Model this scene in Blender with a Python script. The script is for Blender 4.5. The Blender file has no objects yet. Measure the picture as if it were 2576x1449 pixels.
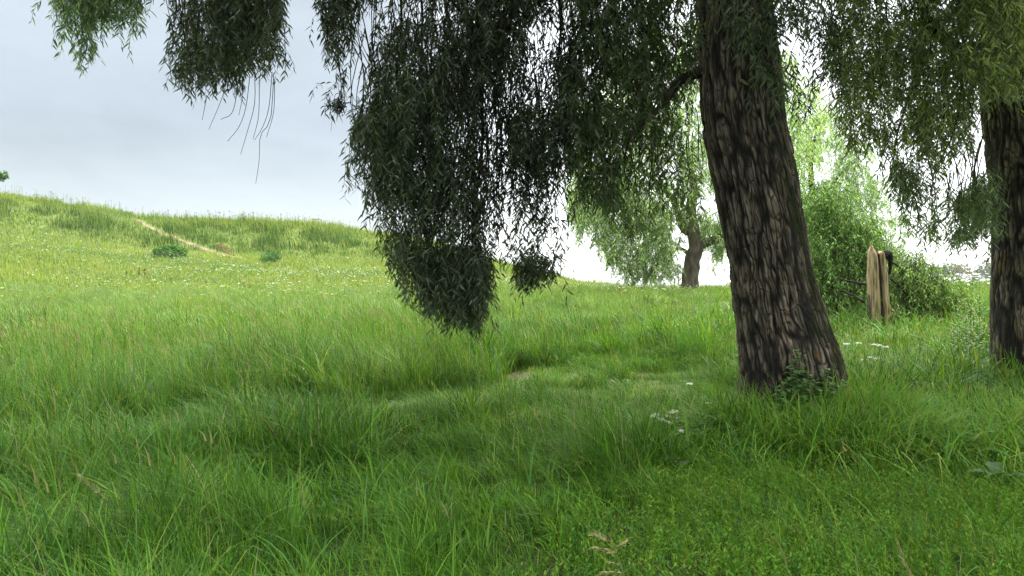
import bpy, math
import numpy as np

rng = np.random.default_rng(11)
HAZE = .00022
F, CX, HY, EYE, DS = 739.6, 512.0, 290.0, 1.6, 1024 / 2576.0
scene = bpy.context.scene
COL = scene.collection

# ------------------------------------------------------------------ helpers
def P(dx, dy, d):
    """a spot seen in the photo at distance d along the view, in metres"""
    return np.array([(dx * DS - CX) / F * d, d, EYE - (dy * DS - HY) / F * d])

def smooth(a, b, x):
    t = np.clip((x - a) / (b - a), 0, 1)
    return t * t * (3 - 2 * t)

def h2(ix, iy, seed):
    n = (ix.astype(np.int64) * 374761393 + iy.astype(np.int64) * 668265263 + seed * 974634521) & 0xFFFFFFFF
    n = ((n ^ (n >> 13)) * 1274126177) & 0xFFFFFFFF
    n = ((n ^ (n >> 16)) * 2246822519) & 0xFFFFFFFF
    return ((n ^ (n >> 15)) & 0xFFFFFF) / float(0xFFFFFF)

def vn(x, y, seed=0):
    x = np.asarray(x, float); y = np.asarray(y, float)
    ix, iy = np.floor(x), np.floor(y)
    fx, fy = x - ix, y - iy
    fx = fx * fx * (3 - 2 * fx); fy = fy * fy * (3 - 2 * fy)
    a, b = h2(ix, iy, seed), h2(ix + 1, iy, seed)
    c, d = h2(ix, iy + 1, seed), h2(ix + 1, iy + 1, seed)
    return (a * (1 - fx) + b * fx) * (1 - fy) + (c * (1 - fx) + d * fx) * fy

def fbm(x, y, seed=0, o=3):
    s, a, t = 0, 1.0, 0
    for k in range(o):
        s = s + a * vn(x * 2 ** k, y * 2 ** k, seed + k * 17); t += a; a *= .5
    return s / t

def unit(v):
    return v / np.maximum(np.linalg.norm(v, axis=-1, keepdims=True), 1e-9)

def mesh(name, verts, faces, mat, parent=None, col=None, smooth_=True, attrs=None):
    """faces: list of (n, k) int arrays"""
    verts = np.asarray(verts, np.float32).reshape(-1, 3)
    me = bpy.data.meshes.new(name)
    me.vertices.add(len(verts)); me.vertices.foreach_set('co', verts.ravel())
    fl = [np.asarray(f, np.int32) for f in faces if len(f)]
    loops = np.concatenate([f.ravel() for f in fl])
    sizes = np.concatenate([np.full(len(f), f.shape[1], np.int32) for f in fl])
    starts = np.concatenate([[0], np.cumsum(sizes)[:-1]]).astype(np.int32)
    me.loops.add(len(loops)); me.loops.foreach_set('vertex_index', loops)
    me.polygons.add(len(sizes)); me.polygons.foreach_set('loop_start', starts)
    me.polygons.foreach_set('use_smooth', np.full(len(sizes), bool(smooth_)))
    me.update(calc_edges=True)
    if col is not None:
        at = me.attributes.new('tint', 'FLOAT_COLOR', 'POINT')
        c = np.ones((len(verts), 4), np.float32); c[:, :3] = np.asarray(col).reshape(-1, 3)
        at.data.foreach_set('color', c.ravel())
    for k, v in (attrs or {}).items():
        at = me.attributes.new(k, 'FLOAT', 'POINT')
        at.data.foreach_set('value', np.asarray(v, np.float32).ravel())
    me.materials.append(mat)
    o = bpy.data.objects.new(name, me); COL.objects.link(o)
    if parent is not None:
        o.parent = parent
        loc = parent.location.copy(); pp = parent.parent
        while pp is not None:
            loc = loc + pp.location; pp = pp.parent
        verts = verts - np.array(loc, np.float32)
        me.vertices.foreach_set('co', verts.ravel())
    return o

def tag(o, label=None, cat=None, group=None, kind=None):
    if label: o['label'] = label
    if cat: o['category'] = cat
    if group: o['group'] = group
    if kind: o['kind'] = kind
    return o

def thing(name, loc, label, cat, group=None):
    o = bpy.data.objects.new(name, None); COL.objects.link(o)
    o.empty_display_size = .2
    o.location = [float(v) for v in loc]
    return tag(o, label, cat, group)

class MB:
    """collects vertices and faces for one mesh"""
    def __init__(s): s.v, s.f, s.c, s.n = [], [], [], 0
    def add(s, v, faces, c=None):
        v = np.asarray(v, float).reshape(-1, 3)
        s.v.append(v)
        for f in faces:
            if len(f): s.f.append(np.asarray(f) + s.n)
        if c is not None:
            s.c.append(np.broadcast_to(np.asarray(c, float), (len(v), 3)))
        s.n += len(v)
    def build(s, name, mat, parent=None, smooth_=True):
        by = {}
        for f in s.f: by.setdefault(f.shape[1], []).append(f)
        return mesh(name, np.concatenate(s.v), [np.concatenate(x) for x in by.values()], mat, parent,
                    np.concatenate(s.c) if s.c else None, smooth_)

def spline(pts, n):
    """Catmull-Rom through rows of pts (any columns)"""
    p = np.asarray(pts, float); m = len(p)
    q = np.vstack([2 * p[0] - p[1], p, 2 * p[-1] - p[-2]])
    t = np.linspace(0, m - 1 - 1e-6, n); i = t.astype(int); u = (t - i)[:, None]
    a, b, c, d = q[i], q[i + 1], q[i + 2], q[i + 3]
    return .5 * (2 * b + (c - a) * u + (2 * a - 5 * b + 4 * c - d) * u ** 2 + (3 * b - a - 3 * c + d) * u ** 3)

def tube(mb, pts, rad, n=7, c=None, cap=True, rough=0.0, seed=0):
    pts = np.asarray(pts, float); m = len(pts)
    rad = np.broadcast_to(np.asarray(rad, float), (m,))
    tan = unit(np.gradient(pts, axis=0))
    ref = np.array([0.31, 0.9, 0.2]) if abs(unit(pts[-1] - pts[0])[2]) > .6 else np.array([0, 0.1, 1.0])
    s = unit(np.cross(tan, ref)); b = np.cross(s, tan)
    a = np.linspace(0, 2 * np.pi, n, endpoint=False)
    r = rad[:, None] * np.ones(n)
    if rough: r = r * (1 + rough * (fbm(np.arange(m)[:, None] * .35 + np.cos(a) * 1.5, np.sin(a) * 1.5 + np.zeros((m, 1)), seed) - .5) * 2)
    v = pts[:, None] + (np.cos(a)[:, None] * s[:, None] + np.sin(a)[:, None] * b[:, None]) * r[..., None]
    i = np.arange(m - 1)[:, None] * n; k = np.arange(n); k2 = (k + 1) % n
    q = np.stack([i + k, i + k2, i + n + k2, i + n + k], -1).reshape(-1, 4)
    fs = [q]
    if cap:
        fs.append(np.arange(n)[::-1][None]); fs.append((np.arange(n) + (m - 1) * n)[None])
    mb.add(v, fs, c)

# ------------------------------------------------------------------ terrain
TD = np.array([0, 10, 14, 20, 28, 35, 50, 65, 75, 85, 100, 140, 400, 3000.])
COLS = {
    -300: [0, 0, .02, .12, .45, .84, 2.9, 6.6, 9.6, 13.6, 14.2, 14, 10, 0],
    0:    [0, 0, .02, .12, .45, .84, 2.61, 5.5, 7.8, 12.4, 12.6, 12.5, 8, 0],
    118:  [0, 0, .02, .13, .46, .89, 1.94, 4.1, 5.9, 10.5, 10.7, 10.2, 7, 0],
    142:  [0, 0, .02, .13, .46, .89, 1.92, 3.9, 5.6, 9.75, 9.9, 9.6, 7, 0],
    300:  [0, 0, .02, .15, .5, .97, 1.65, 3.1, 4.7, 9.3, 9.45, 9.2, 6, 0],
    346:  [0, 0, .02, .15, .5, .985, 1.6, 3.0, 4.6, 8.6, 8.8, 8.6, 6, 0],
    450:  [0, 0, .03, .17, .55, 1.08, 1.53, 2.92, 4.43, 6.5, 6.7, 6.5, 5, 0],
    505:  [0, 0, .03, .18, .58, 1.1, 1.4, 2.2, 3.1, 4.36, 4.4, 4.2, 3, 0],
    572:  [0, 0, .03, .2, .62, 1.12, 1.33, 1.6, 1.9, 2.3, 2.4, 2.0, 1, 0],
    640:  [0, 0, .04, .22, .65, 1.12, 1.3, 1.42, 1.5, 1.5, 1.3, 1.0, 1, 0],
    850:  [0, 0, .06, .4, .9, 1.15, 1.32, 1.45, 1.5, 1.5, 1.4, 1.2, 1.5, 0],
    1024: [0, 0, .1, .5, 1.05, 1.4, 1.65, 1.8, 1.9, 1.9, 1.8, 1.6, 2, 0],
    1400: [0, 0, .1, .5, 1.1, 1.5, 1.8, 1.9, 2.0, 2.0, 1.8, 1.6, 2, 0]}
_u = np.array([(k - CX) / F for k in COLS])
_dd = np.concatenate([np.arange(0, 160, .5), np.geomspace(160, 3000, 60)])
_uu = np.linspace(-1.3, 1.3, 261)
_t = np.array([np.interp(_dd, TD, COLS[k]) for k in COLS])
_T = np.array([np.interp(_uu, _u, _t[:, j]) for j in range(len(_dd))]).T
def _blur(a, k, ax):
    w = np.exp(-.5 * (np.arange(-3 * k, 3 * k + 1) / k) ** 2); w /= w.sum()
    pad = [(3 * k, 3 * k) if i == ax else (0, 0) for i in range(2)]
    return np.apply_along_axis(lambda r: np.convolve(r, w, 'valid'), ax, np.pad(a, pad, mode='edge'))
_T[:, :320] = _blur(_T[:, :320], 3, 1)
_T = _blur(_T, 1, 0)

def height(x, y):
    x = np.asarray(x, float); y = np.asarray(y, float)
    u = np.clip(x / np.maximum(y, 6), -1.299, 1.299)
    iu = (u + 1.3) / .01; i = np.minimum(iu.astype(int), 259); fu = iu - i
    yd = np.clip(y, 0, 2999)
    jd = np.interp(yd, _dd, np.arange(len(_dd))); j = np.minimum(jd.astype(int), len(_dd) - 2); fj = jd - j
    z = (_T[i, j] * (1 - fu) + _T[i + 1, j] * fu) * (1 - fj) + (_T[i, j + 1] * (1 - fu) + _T[i + 1, j + 1] * fu) * fj
    amp = .06 + .25 * smooth(40, 75, y) * smooth(.02, -.25, u)
    return z + amp * (fbm(x * .45, y * .45, 5, 3) - .5) + .5 * smooth(45, 70, y) * (fbm(x * .09, y * .09, 9, 2) - .5) * smooth(.0, -.3, u)

def hit(dx, dy, d0=5, d1=130):
    d = np.linspace(d0, d1, 2500)
    p = P(dx, dy, 1.0) - np.array([0, 0, EYE])
    z = EYE + p[2] * d
    ok = z <= height(p[0] * d, d)
    k = np.argmax(ok) if ok.any() else np.argmin(np.where(d < 86, z - height(p[0] * d, d), 99))
    return np.array([p[0] * d[k], d[k], height(p[0] * d[k], d[k])])

# ------------------------------------------------------------------ materials
def new_mat(name):
    m = bpy.data.materials.new(name); m.use_nodes = True
    nt = m.node_tree; nt.nodes.clear()
    out = nt.nodes.new('ShaderNodeOutputMaterial')
    return m, nt, out

def N(nt, t, **kw):
    n = nt.nodes.new(t)
    for k, v in kw.items(): setattr(n, k, v)
    return n

def leaf_material(name, trans=.35, rough=.5, spec=.3, under=None, trans_tint=(1.1, 1.15, .55)):
    m, nt, out = new_mat(name)
    L = nt.links.new
    at = N(nt, 'ShaderNodeAttribute', attribute_name='tint')
    col = at.outputs['Color']
    if under is not None:
        geo = N(nt, 'ShaderNodeNewGeometry')
        mx = N(nt, 'ShaderNodeMix', data_type='RGBA')
        L(geo.outputs['Backfacing'], mx.inputs['Factor'])
        L(col, mx.inputs['A'])
        ml = N(nt, 'ShaderNodeMix', data_type='RGBA'); ml.inputs['Factor'].default_value = .65
        L(col, ml.inputs['A']); ml.inputs['B'].default_value = (*under, 1)
        L(ml.outputs['Result'], mx.inputs['B'])
        col = mx.outputs['Result']
    p = N(nt, 'ShaderNodeBsdfPrincipled')
    p.inputs['Roughness'].default_value = rough
    p.inputs['Specular IOR Level'].default_value = spec
    L(col, p.inputs['Base Color'])
    t = N(nt, 'ShaderNodeBsdfTranslucent')
    mm = N(nt, 'ShaderNodeMix', data_type='RGBA', blend_type='MULTIPLY'); mm.inputs['Factor'].default_value = 1
    L(at.outputs['Color'], mm.inputs['A']); mm.inputs['B'].default_value = (*trans_tint, 1)
    L(mm.outputs['Result'], t.inputs['Color'])
    s = N(nt, 'ShaderNodeMixShader'); s.inputs['Fac'].default_value = trans
    L(p.outputs['BSDF'], s.inputs[1]); L(t.outputs['BSDF'], s.inputs[2])
    L(s.outputs['Shader'], out.inputs['Surface'])
    return m

def rough_material(name, cols, scale=6, stretch=(1, 1, 1), rough=.9, bump=.3, detail=6):
    """a two- or three-tone noisy rough surface"""
    m, nt, out = new_mat(name); L = nt.links.new
    tc = N(nt, 'ShaderNodeTexCoord'); mp = N(nt, 'ShaderNodeMapping'); mp.inputs['Scale'].default_value = stretch
    L(tc.outputs['Object'], mp.inputs['Vector'])
    nz = N(nt, 'ShaderNodeTexNoise'); nz.inputs['Scale'].default_value = scale; nz.inputs['Detail'].default_value = detail
    L(mp.outputs['Vector'], nz.inputs['Vector'])
    r = N(nt, 'ShaderNodeValToRGB'); e = r.color_ramp.elements
    e[0].position, e[1].position = .3, .7
    e[0].color, e[1].color = (*cols[0], 1), (*cols[-1], 1)
    for k, c in enumerate(cols[1:-1]):
        x = e.new(.3 + .4 * (k + 1) / (len(cols) - 1)); x.color = (*c, 1)
    L(nz.outputs['Fac'], r.inputs['Fac'])
    p = N(nt, 'ShaderNodeBsdfPrincipled'); p.inputs['Roughness'].default_value = rough
    p.inputs['Specular IOR Level'].default_value = .2
    L(r.outputs['Color'], p.inputs['Base Color'])
    b = N(nt, 'ShaderNodeBump'); b.inputs['Strength'].default_value = bump; b.inputs['Distance'].default_value = .03
    L(nz.outputs['Fac'], b.inputs['Height']); L(b.outputs['Normal'], p.inputs['Normal'])
    L(p.outputs['BSDF'], out.inputs['Surface'])
    return m

def bark_material(name, moss=True):
    m, nt, out = new_mat(name); L = nt.links.new
    tc = N(nt, 'ShaderNodeTexCoord')
    at = N(nt, 'ShaderNodeAttribute', attribute_name='plate')
    mo = N(nt, 'ShaderNodeAttribute', attribute_name='moss')
    li = N(nt, 'ShaderNodeAttribute', attribute_name='lichen')
    r = N(nt, 'ShaderNodeValToRGB'); e = r.color_ramp.elements
    e[0].position, e[0].color = 0, (.012, .010, .008, 1)
    e[1].position, e[1].color = 1, (.31, .26, .19, 1)
    x = e.new(.35); x.color = (.06, .048, .035, 1)
    x = e.new(.7); x.color = (.18, .145, .103, 1)
    nz = N(nt, 'ShaderNodeTexNoise'); nz.inputs['Scale'].default_value = 9; nz.inputs['Detail'].default_value = 8
    L(tc.outputs['Object'], nz.inputs['Vector'])
    ad = N(nt, 'ShaderNodeMath', operation='MULTIPLY_ADD'); ad.inputs[1].default_value = .55; ad.use_clamp = True
    L(nz.outputs['Fac'], ad.inputs[0])
    sb = N(nt, 'ShaderNodeMath', operation='SUBTRACT'); sb.inputs[1].default_value = .28
    L(at.outputs['Fac'], sb.inputs[0]); L(sb.outputs['Value'], ad.inputs[2]); L(ad.outputs['Value'], r.inputs['Fac'])
    mx = N(nt, 'ShaderNodeMix', data_type='RGBA'); mx.inputs['B'].default_value = (.028, .034, .009, 1)
    L(mo.outputs['Fac'], mx.inputs['Factor']); L(r.outputs['Color'], mx.inputs['A'])
    m2 = N(nt, 'ShaderNodeMix', data_type='RGBA'); m2.inputs['B'].default_value = (.2, .115, .02, 1)
    L(li.outputs['Fac'], m2.inputs['Factor']); L(mx.outputs['Result'], m2.inputs['A'])
    p = N(nt, 'ShaderNodeBsdfPrincipled'); p.inputs['Roughness'].default_value = .85
    p.inputs['Specular IOR Level'].default_value = .25
    L(m2.outputs['Result'], p.inputs['Base Color'])
    n2 = N(nt, 'ShaderNodeTexNoise'); n2.inputs['Scale'].default_value = 60; n2.inputs['Detail'].default_value = 5
    L(tc.outputs['Object'], n2.inputs['Vector'])
    b = N(nt, 'ShaderNodeBump'); b.inputs['Strength'].default_value = .5; b.inputs['Distance'].default_value = .012
    L(n2.outputs['Fac'], b.inputs['Height']); L(b.outputs['Normal'], p.inputs['Normal'])
    L(p.outputs['BSDF'], out.inputs['Surface'])
    return m

GRASS = leaf_material('grass_blades', .3, .5, .16)
WILLOW = leaf_material('willow_leaves', .33, .45, .32, under=(.18, .205, .14), trans_tint=(1.25, 1.3, .6))
LEAFY = leaf_material('broad_leaves', .3, .5, .3)
PETAL = leaf_material('white_petals', .3, .7, .1, trans_tint=(1, 1, 1))
TWIG = rough_material('twig_bark', [(.03, .022, .015), (.07, .052, .034)], 20, bump=.1)
LIMB = rough_material('limb_bark', [(.014, .011, .009), (.036, .028, .021), (.065, .052, .04)], 9, (1, 1, .3), bump=.9)  # darkened so lit limbs read as silhouettes; backlight put into the colour
BARK = bark_material('furrowed_bark')
LIMB_PALE = rough_material('pale_limb_bark', [(.05, .04, .03), (.12, .095, .07), (.2, .165, .12)], 5, (1, 1, .3), bump=.9)
WOOD = rough_material('bare_dead_wood', [(.08, .05, .025), (.33, .25, .13), (.5, .41, .24)], 7, (3, 3, .35), bump=.7)
GREYWOOD = rough_material('weathered_dead_bark', [(.05, .04, .03), (.16, .14, .11)], 9, (2, 2, .5), bump=.7)
DARKWOOD = rough_material('rotten_hollow_wood', [(.012, .01, .008), (.04, .03, .02)], 14, bump=.6)
SOIL = rough_material('trodden_earth', [(.10, .075, .035), (.21, .165, .085), (.27, .22, .125)], 1.6, bump=.4)
CLAY = rough_material('red_clay', [(.03, .022, .012), (.10, .055, .026), (.15, .09, .045)], 2.2, bump=.6)
POLE = rough_material('grey_pole_wood', [(.16, .15, .14), (.26, .25, .23)], 4, (4, 4, .3), bump=.2)
PAINT = rough_material('white_painted_board', [(.72, .73, .74), (.8, .81, .82)], 3, bump=.05, rough=.5)
RAILWOOD = rough_material('reddish_rail_wood', [(.2, .1, .06), (.32, .18, .11)], 5, bump=.2)

# ground: dark earth and thatch under the blades, browner where it is trodden
def ground_material():
    m, nt, out = new_mat('meadow_earth'); L = nt.links.new
    tc = N(nt, 'ShaderNodeTexCoord')
    n1 = N(nt, 'ShaderNodeTexNoise'); n1.inputs['Scale'].default_value = .7; n1.inputs['Detail'].default_value = 8
    n2 = N(nt, 'ShaderNodeTexNoise'); n2.inputs['Scale'].default_value = 14; n2.inputs['Detail'].default_value = 8
    L(tc.outputs['Object'], n1.inputs['Vector']); L(tc.outputs['Object'], n2.inputs['Vector'])
    r1 = N(nt, 'ShaderNodeValToRGB'); e = r1.color_ramp.elements
    e[0].position, e[0].color = .35, (.022, .034, .010, 1); e[1].position, e[1].color = .65, (.045, .065, .018, 1)
    r2 = N(nt, 'ShaderNodeValToRGB'); e = r2.color_ramp.elements
    e[0].position, e[0].color = .3, (.02, .025, .009, 1); e[1].position, e[1].color = .7, (.07, .07, .03, 1)
    L(n1.outputs['Fac'], r1.inputs['Fac']); L(n2.outputs['Fac'], r2.inputs['Fac'])
    mx = N(nt, 'ShaderNodeMix', data_type='RGBA'); mx.inputs['Factor'].default_value = .5
    L(r1.outputs['Color'], mx.inputs['A']); L(r2.outputs['Color'], mx.inputs['B'])
    far = N(nt, 'ShaderNodeAttribute', attribute_name='meadow')
    m2 = N(nt, 'ShaderNodeMix', data_type='RGBA'); m2.inputs['B'].default_value = (.16, .21, .05, 1)
    L(far.outputs['Fac'], m2.inputs['Factor']); L(mx.outputs['Result'], m2.inputs['A'])
    dry = N(nt, 'ShaderNodeAttribute', attribute_name='dry')
    m3 = N(nt, 'ShaderNodeMix', data_type='RGBA'); m3.inputs['B'].default_value = (.085, .075, .036, 1)
    L(dry.outputs['Fac'], m3.inputs['Factor']); L(m2.outputs['Result'], m3.inputs['A'])
    p = N(nt, 'ShaderNodeBsdfPrincipled'); p.inputs['Roughness'].default_value = 1; p.inputs['Specular IOR Level'].default_value = .1
    L(m3.outputs['Result'], p.inputs['Base Color'])
    b = N(nt, 'ShaderNodeBump'); b.inputs['Strength'].default_value = .8; b.inputs['Distance'].default_value = .05
    L(n2.outputs['Fac'], b.inputs['Height']); L(b.outputs['Normal'], p.inputs['Normal'])
    L(p.outputs['BSDF'], out.inputs['Surface'])
    return m

# trodden, dry patches on the mown strip: (x, y, rx, ry)
def spot(dx, dy):
    d = EYE * F / (dy * DS - HY); return ((dx * DS - CX) / F * d, d)
DRY = [(*spot(1380, 1000), .75, .28), (*spot(1560, 948), 1.0, .35), (*spot(1300, 950), .5, .6), (*spot(2260, 1215), .8, .22),
       (*spot(1680, 1000), .5, .3)]
def dryness(x, y):
    w = np.zeros_like(x)
    for cx, cy, rx, ry in DRY:
        q = ((x - cx) / rx) ** 2 + ((y - cy) / ry) ** 2
        w = np.maximum(w, np.clip(1.3 - q, 0, 1))
    return w * smooth(.3, .6, fbm(x * 3, y * 3, 77) + .1)

# tall bank's front edge (x along, y of the edge)
EX = np.array([-30, -8, -4.9, -4.2, -2.3, -.3, .1, 1.2, 3, 5, 30])
EY = np.array([5.2, 6.0, 7.3, 9.7, 10.8, 11.7, 14.3, 15.4, 15.6, 15, 14])
TRUNK = np.array([3.3, 8.5])

def zones(x, y):
    """height of the sward (m) and what grows there"""
    e = np.interp(x, EX, EY)
    u = x / np.maximum(y, 3)
    bank = smooth(-.3, .5, y - e + 1.3 * (fbm(x * 1.3, y * 1.3, 28) - .5))
    big = fbm(x * .5, y * .5, 21)
    hum = smooth(.3, .72, fbm(x * 1.1, y * .9, 22, 2))          # hummocks and hollows
    wav = smooth(.3, .7, fbm(x * .35, y * .5, 24, 2))
    wob = 1.6 * (fbm(x * .9, y * .9, 26) - .5)
    strip = smooth(-1.6, .2, x + wob) * smooth(7.4, 9.2, y + wob) * (1 - bank) * smooth(3.4, 2.0, x + wob) * (.55 + .45 * smooth(.6, .4, fbm(x * 1.2, y * .8, 29)))
    herb = smooth(-.2, .9, x - (y - 4) * .35) * smooth(6.9, 6.0, y + .25 * (big - .5))
    front = .16 + .46 * hum + .15 * (big - .5)
    tall = .45 + .28 * hum + .25 * wav + .15 * smooth(17, 13, y)
    right = smooth(3.6, 4.6, x) * smooth(6.2, 7, y)
    front = front * (1 - .5 * np.exp(-((e - y - .2) / .7) ** 2) * smooth(.2, -1.5, x))          # sward lowered at the bank's foot, shaped to make a dark band
    h = front * (1 - bank) + tall * bank
    h = h * (1 - right) + right * (.3 + .3 * hum + .2 * wav)
    h = h * (1 - strip) + (.10 + .13 * hum) * strip
    h = h * (1 - herb) + (.09 + .14 * hum) * herb
    lc = smooth(-4.2, -5.2, x + (y - 5.0) * -.2) * smooth(6.8, 6.2, y)     # the low patch at the lower left
    h = h * (1 - lc) + .14 * lc
    return h, bank, strip, herb, right, lc

gy = np.concatenate([np.linspace(-30, 0, 16)[:-1], np.arange(0, 30, .25), np.arange(30, 120, .7), np.geomspace(120, 1500, 36)])
gu = np.linspace(-2.6, 2.6, 361)
GX = np.clip(gu[None] * np.maximum(gy, 10)[:, None], -1500, 1500) + gu[None] * .5; GY = np.repeat(gy[:, None], len(gu), 1)
GZ = height(GX, GY)
gi = (np.arange(len(gy) - 1)[:, None] * len(gu) + np.arange(len(gu) - 1)).reshape(-1)
GROUND = ground_material()
g = mesh('ground', np.stack([GX, GY, GZ], -1), [np.stack([gi, gi + 1, gi + 1 + len(gu), gi + len(gu)], -1)], GROUND,
         attrs={'meadow': np.maximum(smooth(15, 32, GY), .5 * zones(GX, GY)[2]), 'dry': dryness(GX, GY)})
tag(g, kind='structure')

# ------------------------------------------------------------------ dirt path on the slope
PATH_PX = [(334, 546), (352, 558), (376, 573), (400, 584), (425, 595), (455, 607), (480, 616), (505, 625), (530, 633), (560, 641), (590, 648), (622, 656)]
path_pts = np.array([hit(*p, 40, 86) for p in PATH_PX])
path_c = spline(path_pts[:, :2], 160)
def path_dist(x, y):
    d = np.full(x.shape, 99.)
    for a in path_c[::2]:
        d = np.minimum(d, np.hypot(x - a[0], y - a[1]))
    return d
tn = unit(np.gradient(path_c, axis=0)); nr = np.stack([-tn[:, 1], tn[:, 0]], -1)
wv = .15 + .24 * fbm(np.arange(160) * .12, np.zeros(160), 3)
rows = []
for k in np.linspace(-1, 1, 7):
    w_ = wv * k * (1 + .25 * (fbm(np.arange(160) * .3, np.full(160, k * 9), 8) - .5))
    q = path_c + nr * w_[:, None]
    rows.append(np.column_stack([q, height(q[:, 0], q[:, 1]) + .09 - .05 * abs(k)]))
rows = np.stack(rows, 1)
ii = (np.arange(159)[:, None] * 7 + np.arange(6)).reshape(-1)
tag(mesh('path', rows, [np.stack([ii, ii + 1, ii + 8, ii + 7], -1)], SOIL), kind='structure')

# slumped red clay bank beside the path, with an overhanging lip of turf roots
cb = np.array([hit(*p, 40, 86) for p in [(528, 627), (538, 630), (550, 634), (562, 638), (574, 642), (584, 646)]])
cb = spline(cb, 40)
prof = [(.0, .03), (.25, .22), (.45, .5), (.6, .72), (.85, .78)]
rows = []
for off, up in prof:
    k = np.sin(np.linspace(.25, np.pi - .1, 40)) ** .7
    q = cb.copy()
    q[:, 1] += off * .9 * k + .35; q[:, 0] += .1 * off
    q[:, 2] = height(q[:, 0], q[:, 1]) + up * .42 * k * (.75 + .5 * fbm(np.arange(40) * .4, np.full(40, off * 5), 4)) + .02
    rows.append(q)
rows = np.stack(rows, 1); ii = (np.arange(39)[:, None] * 5 + np.arange(4)).reshape(-1)
tag(mesh('bare_clay_bank', rows, [np.stack([ii, ii + 1, ii + 6, ii + 5], -1)], CLAY), kind='structure')

# ------------------------------------------------------------------ grass
FRESH, BLUE, YELLOW, STRAW, DEEP = map(np.array, [(.112, .25, .02), (.082, .2, .038), (.235, .335, .036), (.42, .37, .18), (.055, .142, .013)])

def blade_mesh(x, y, h, w, lean, az, col, K, tipw=.12, droop=.35, z=None):
    """curved ribbons; lean (n,2) is the tip's sideways reach in metres"""
    n = len(x)
    z = height(x, y) - .02 if z is None else z
    t = np.linspace(0, 1, K + 1)[None, :, None]
    base = np.stack([x, y, z], -1)[:, None]
    ln = lean[:, None, :]
    off = ln * t ** 1.8
    ll = np.hypot(lean[:, 0], lean[:, 1])[:, None, None]
    up = h[:, None, None] * t - droop * ll * t ** 2.5
    c = base + np.concatenate([off, up], -1)
    ww = (w[:, None, None] * np.clip(1.05 - (1 - tipw) * t ** 1.6, .05, 1) * .5)
    side = np.stack([np.cos(az), np.sin(az), np.zeros(n)], -1)[:, None]
    v = np.stack([c - side * ww, c + side * ww], 2)
    i = (np.arange(n)[:, None] * (K + 1) + np.arange(K)).reshape(-1) * 2
    q = np.stack([i, i + 1, i + 3, i + 2], -1)
    cc = np.broadcast_to(col[:, None, None], (n, K + 1, 2, 3))
    return v.reshape(-1, 3), q, cc.reshape(-1, 3)

def wedge(n, d0, d1, half=.95, power=2.0):
    """random spots in the view wedge between two distances, evenly spread for power 2"""
    r = rng.random(n)
    y = (d0 ** power + r * (d1 ** power - d0 ** power)) ** (1 / power)
    x = (rng.random(n) * 2 - 1) * (half * y + .6)
    return x, y

def pick(c, w, r=None):
    """per-blade mix of colours c by weights w (n,k), with jitter; r fixes the choice (one r per tuft)"""
    w = w / w.sum(1, keepdims=True)
    k = ((rng.random(len(w)) if r is None else r)[:, None] > np.cumsum(w, 1)).sum(1).clip(0, len(c) - 1)
    out = np.array(c)[k]
    return out * (1 + .32 * (rng.random((len(w), 1)) - .5)) * (1 + .12 * (rng.random((len(w), 3)) - .5))

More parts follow.
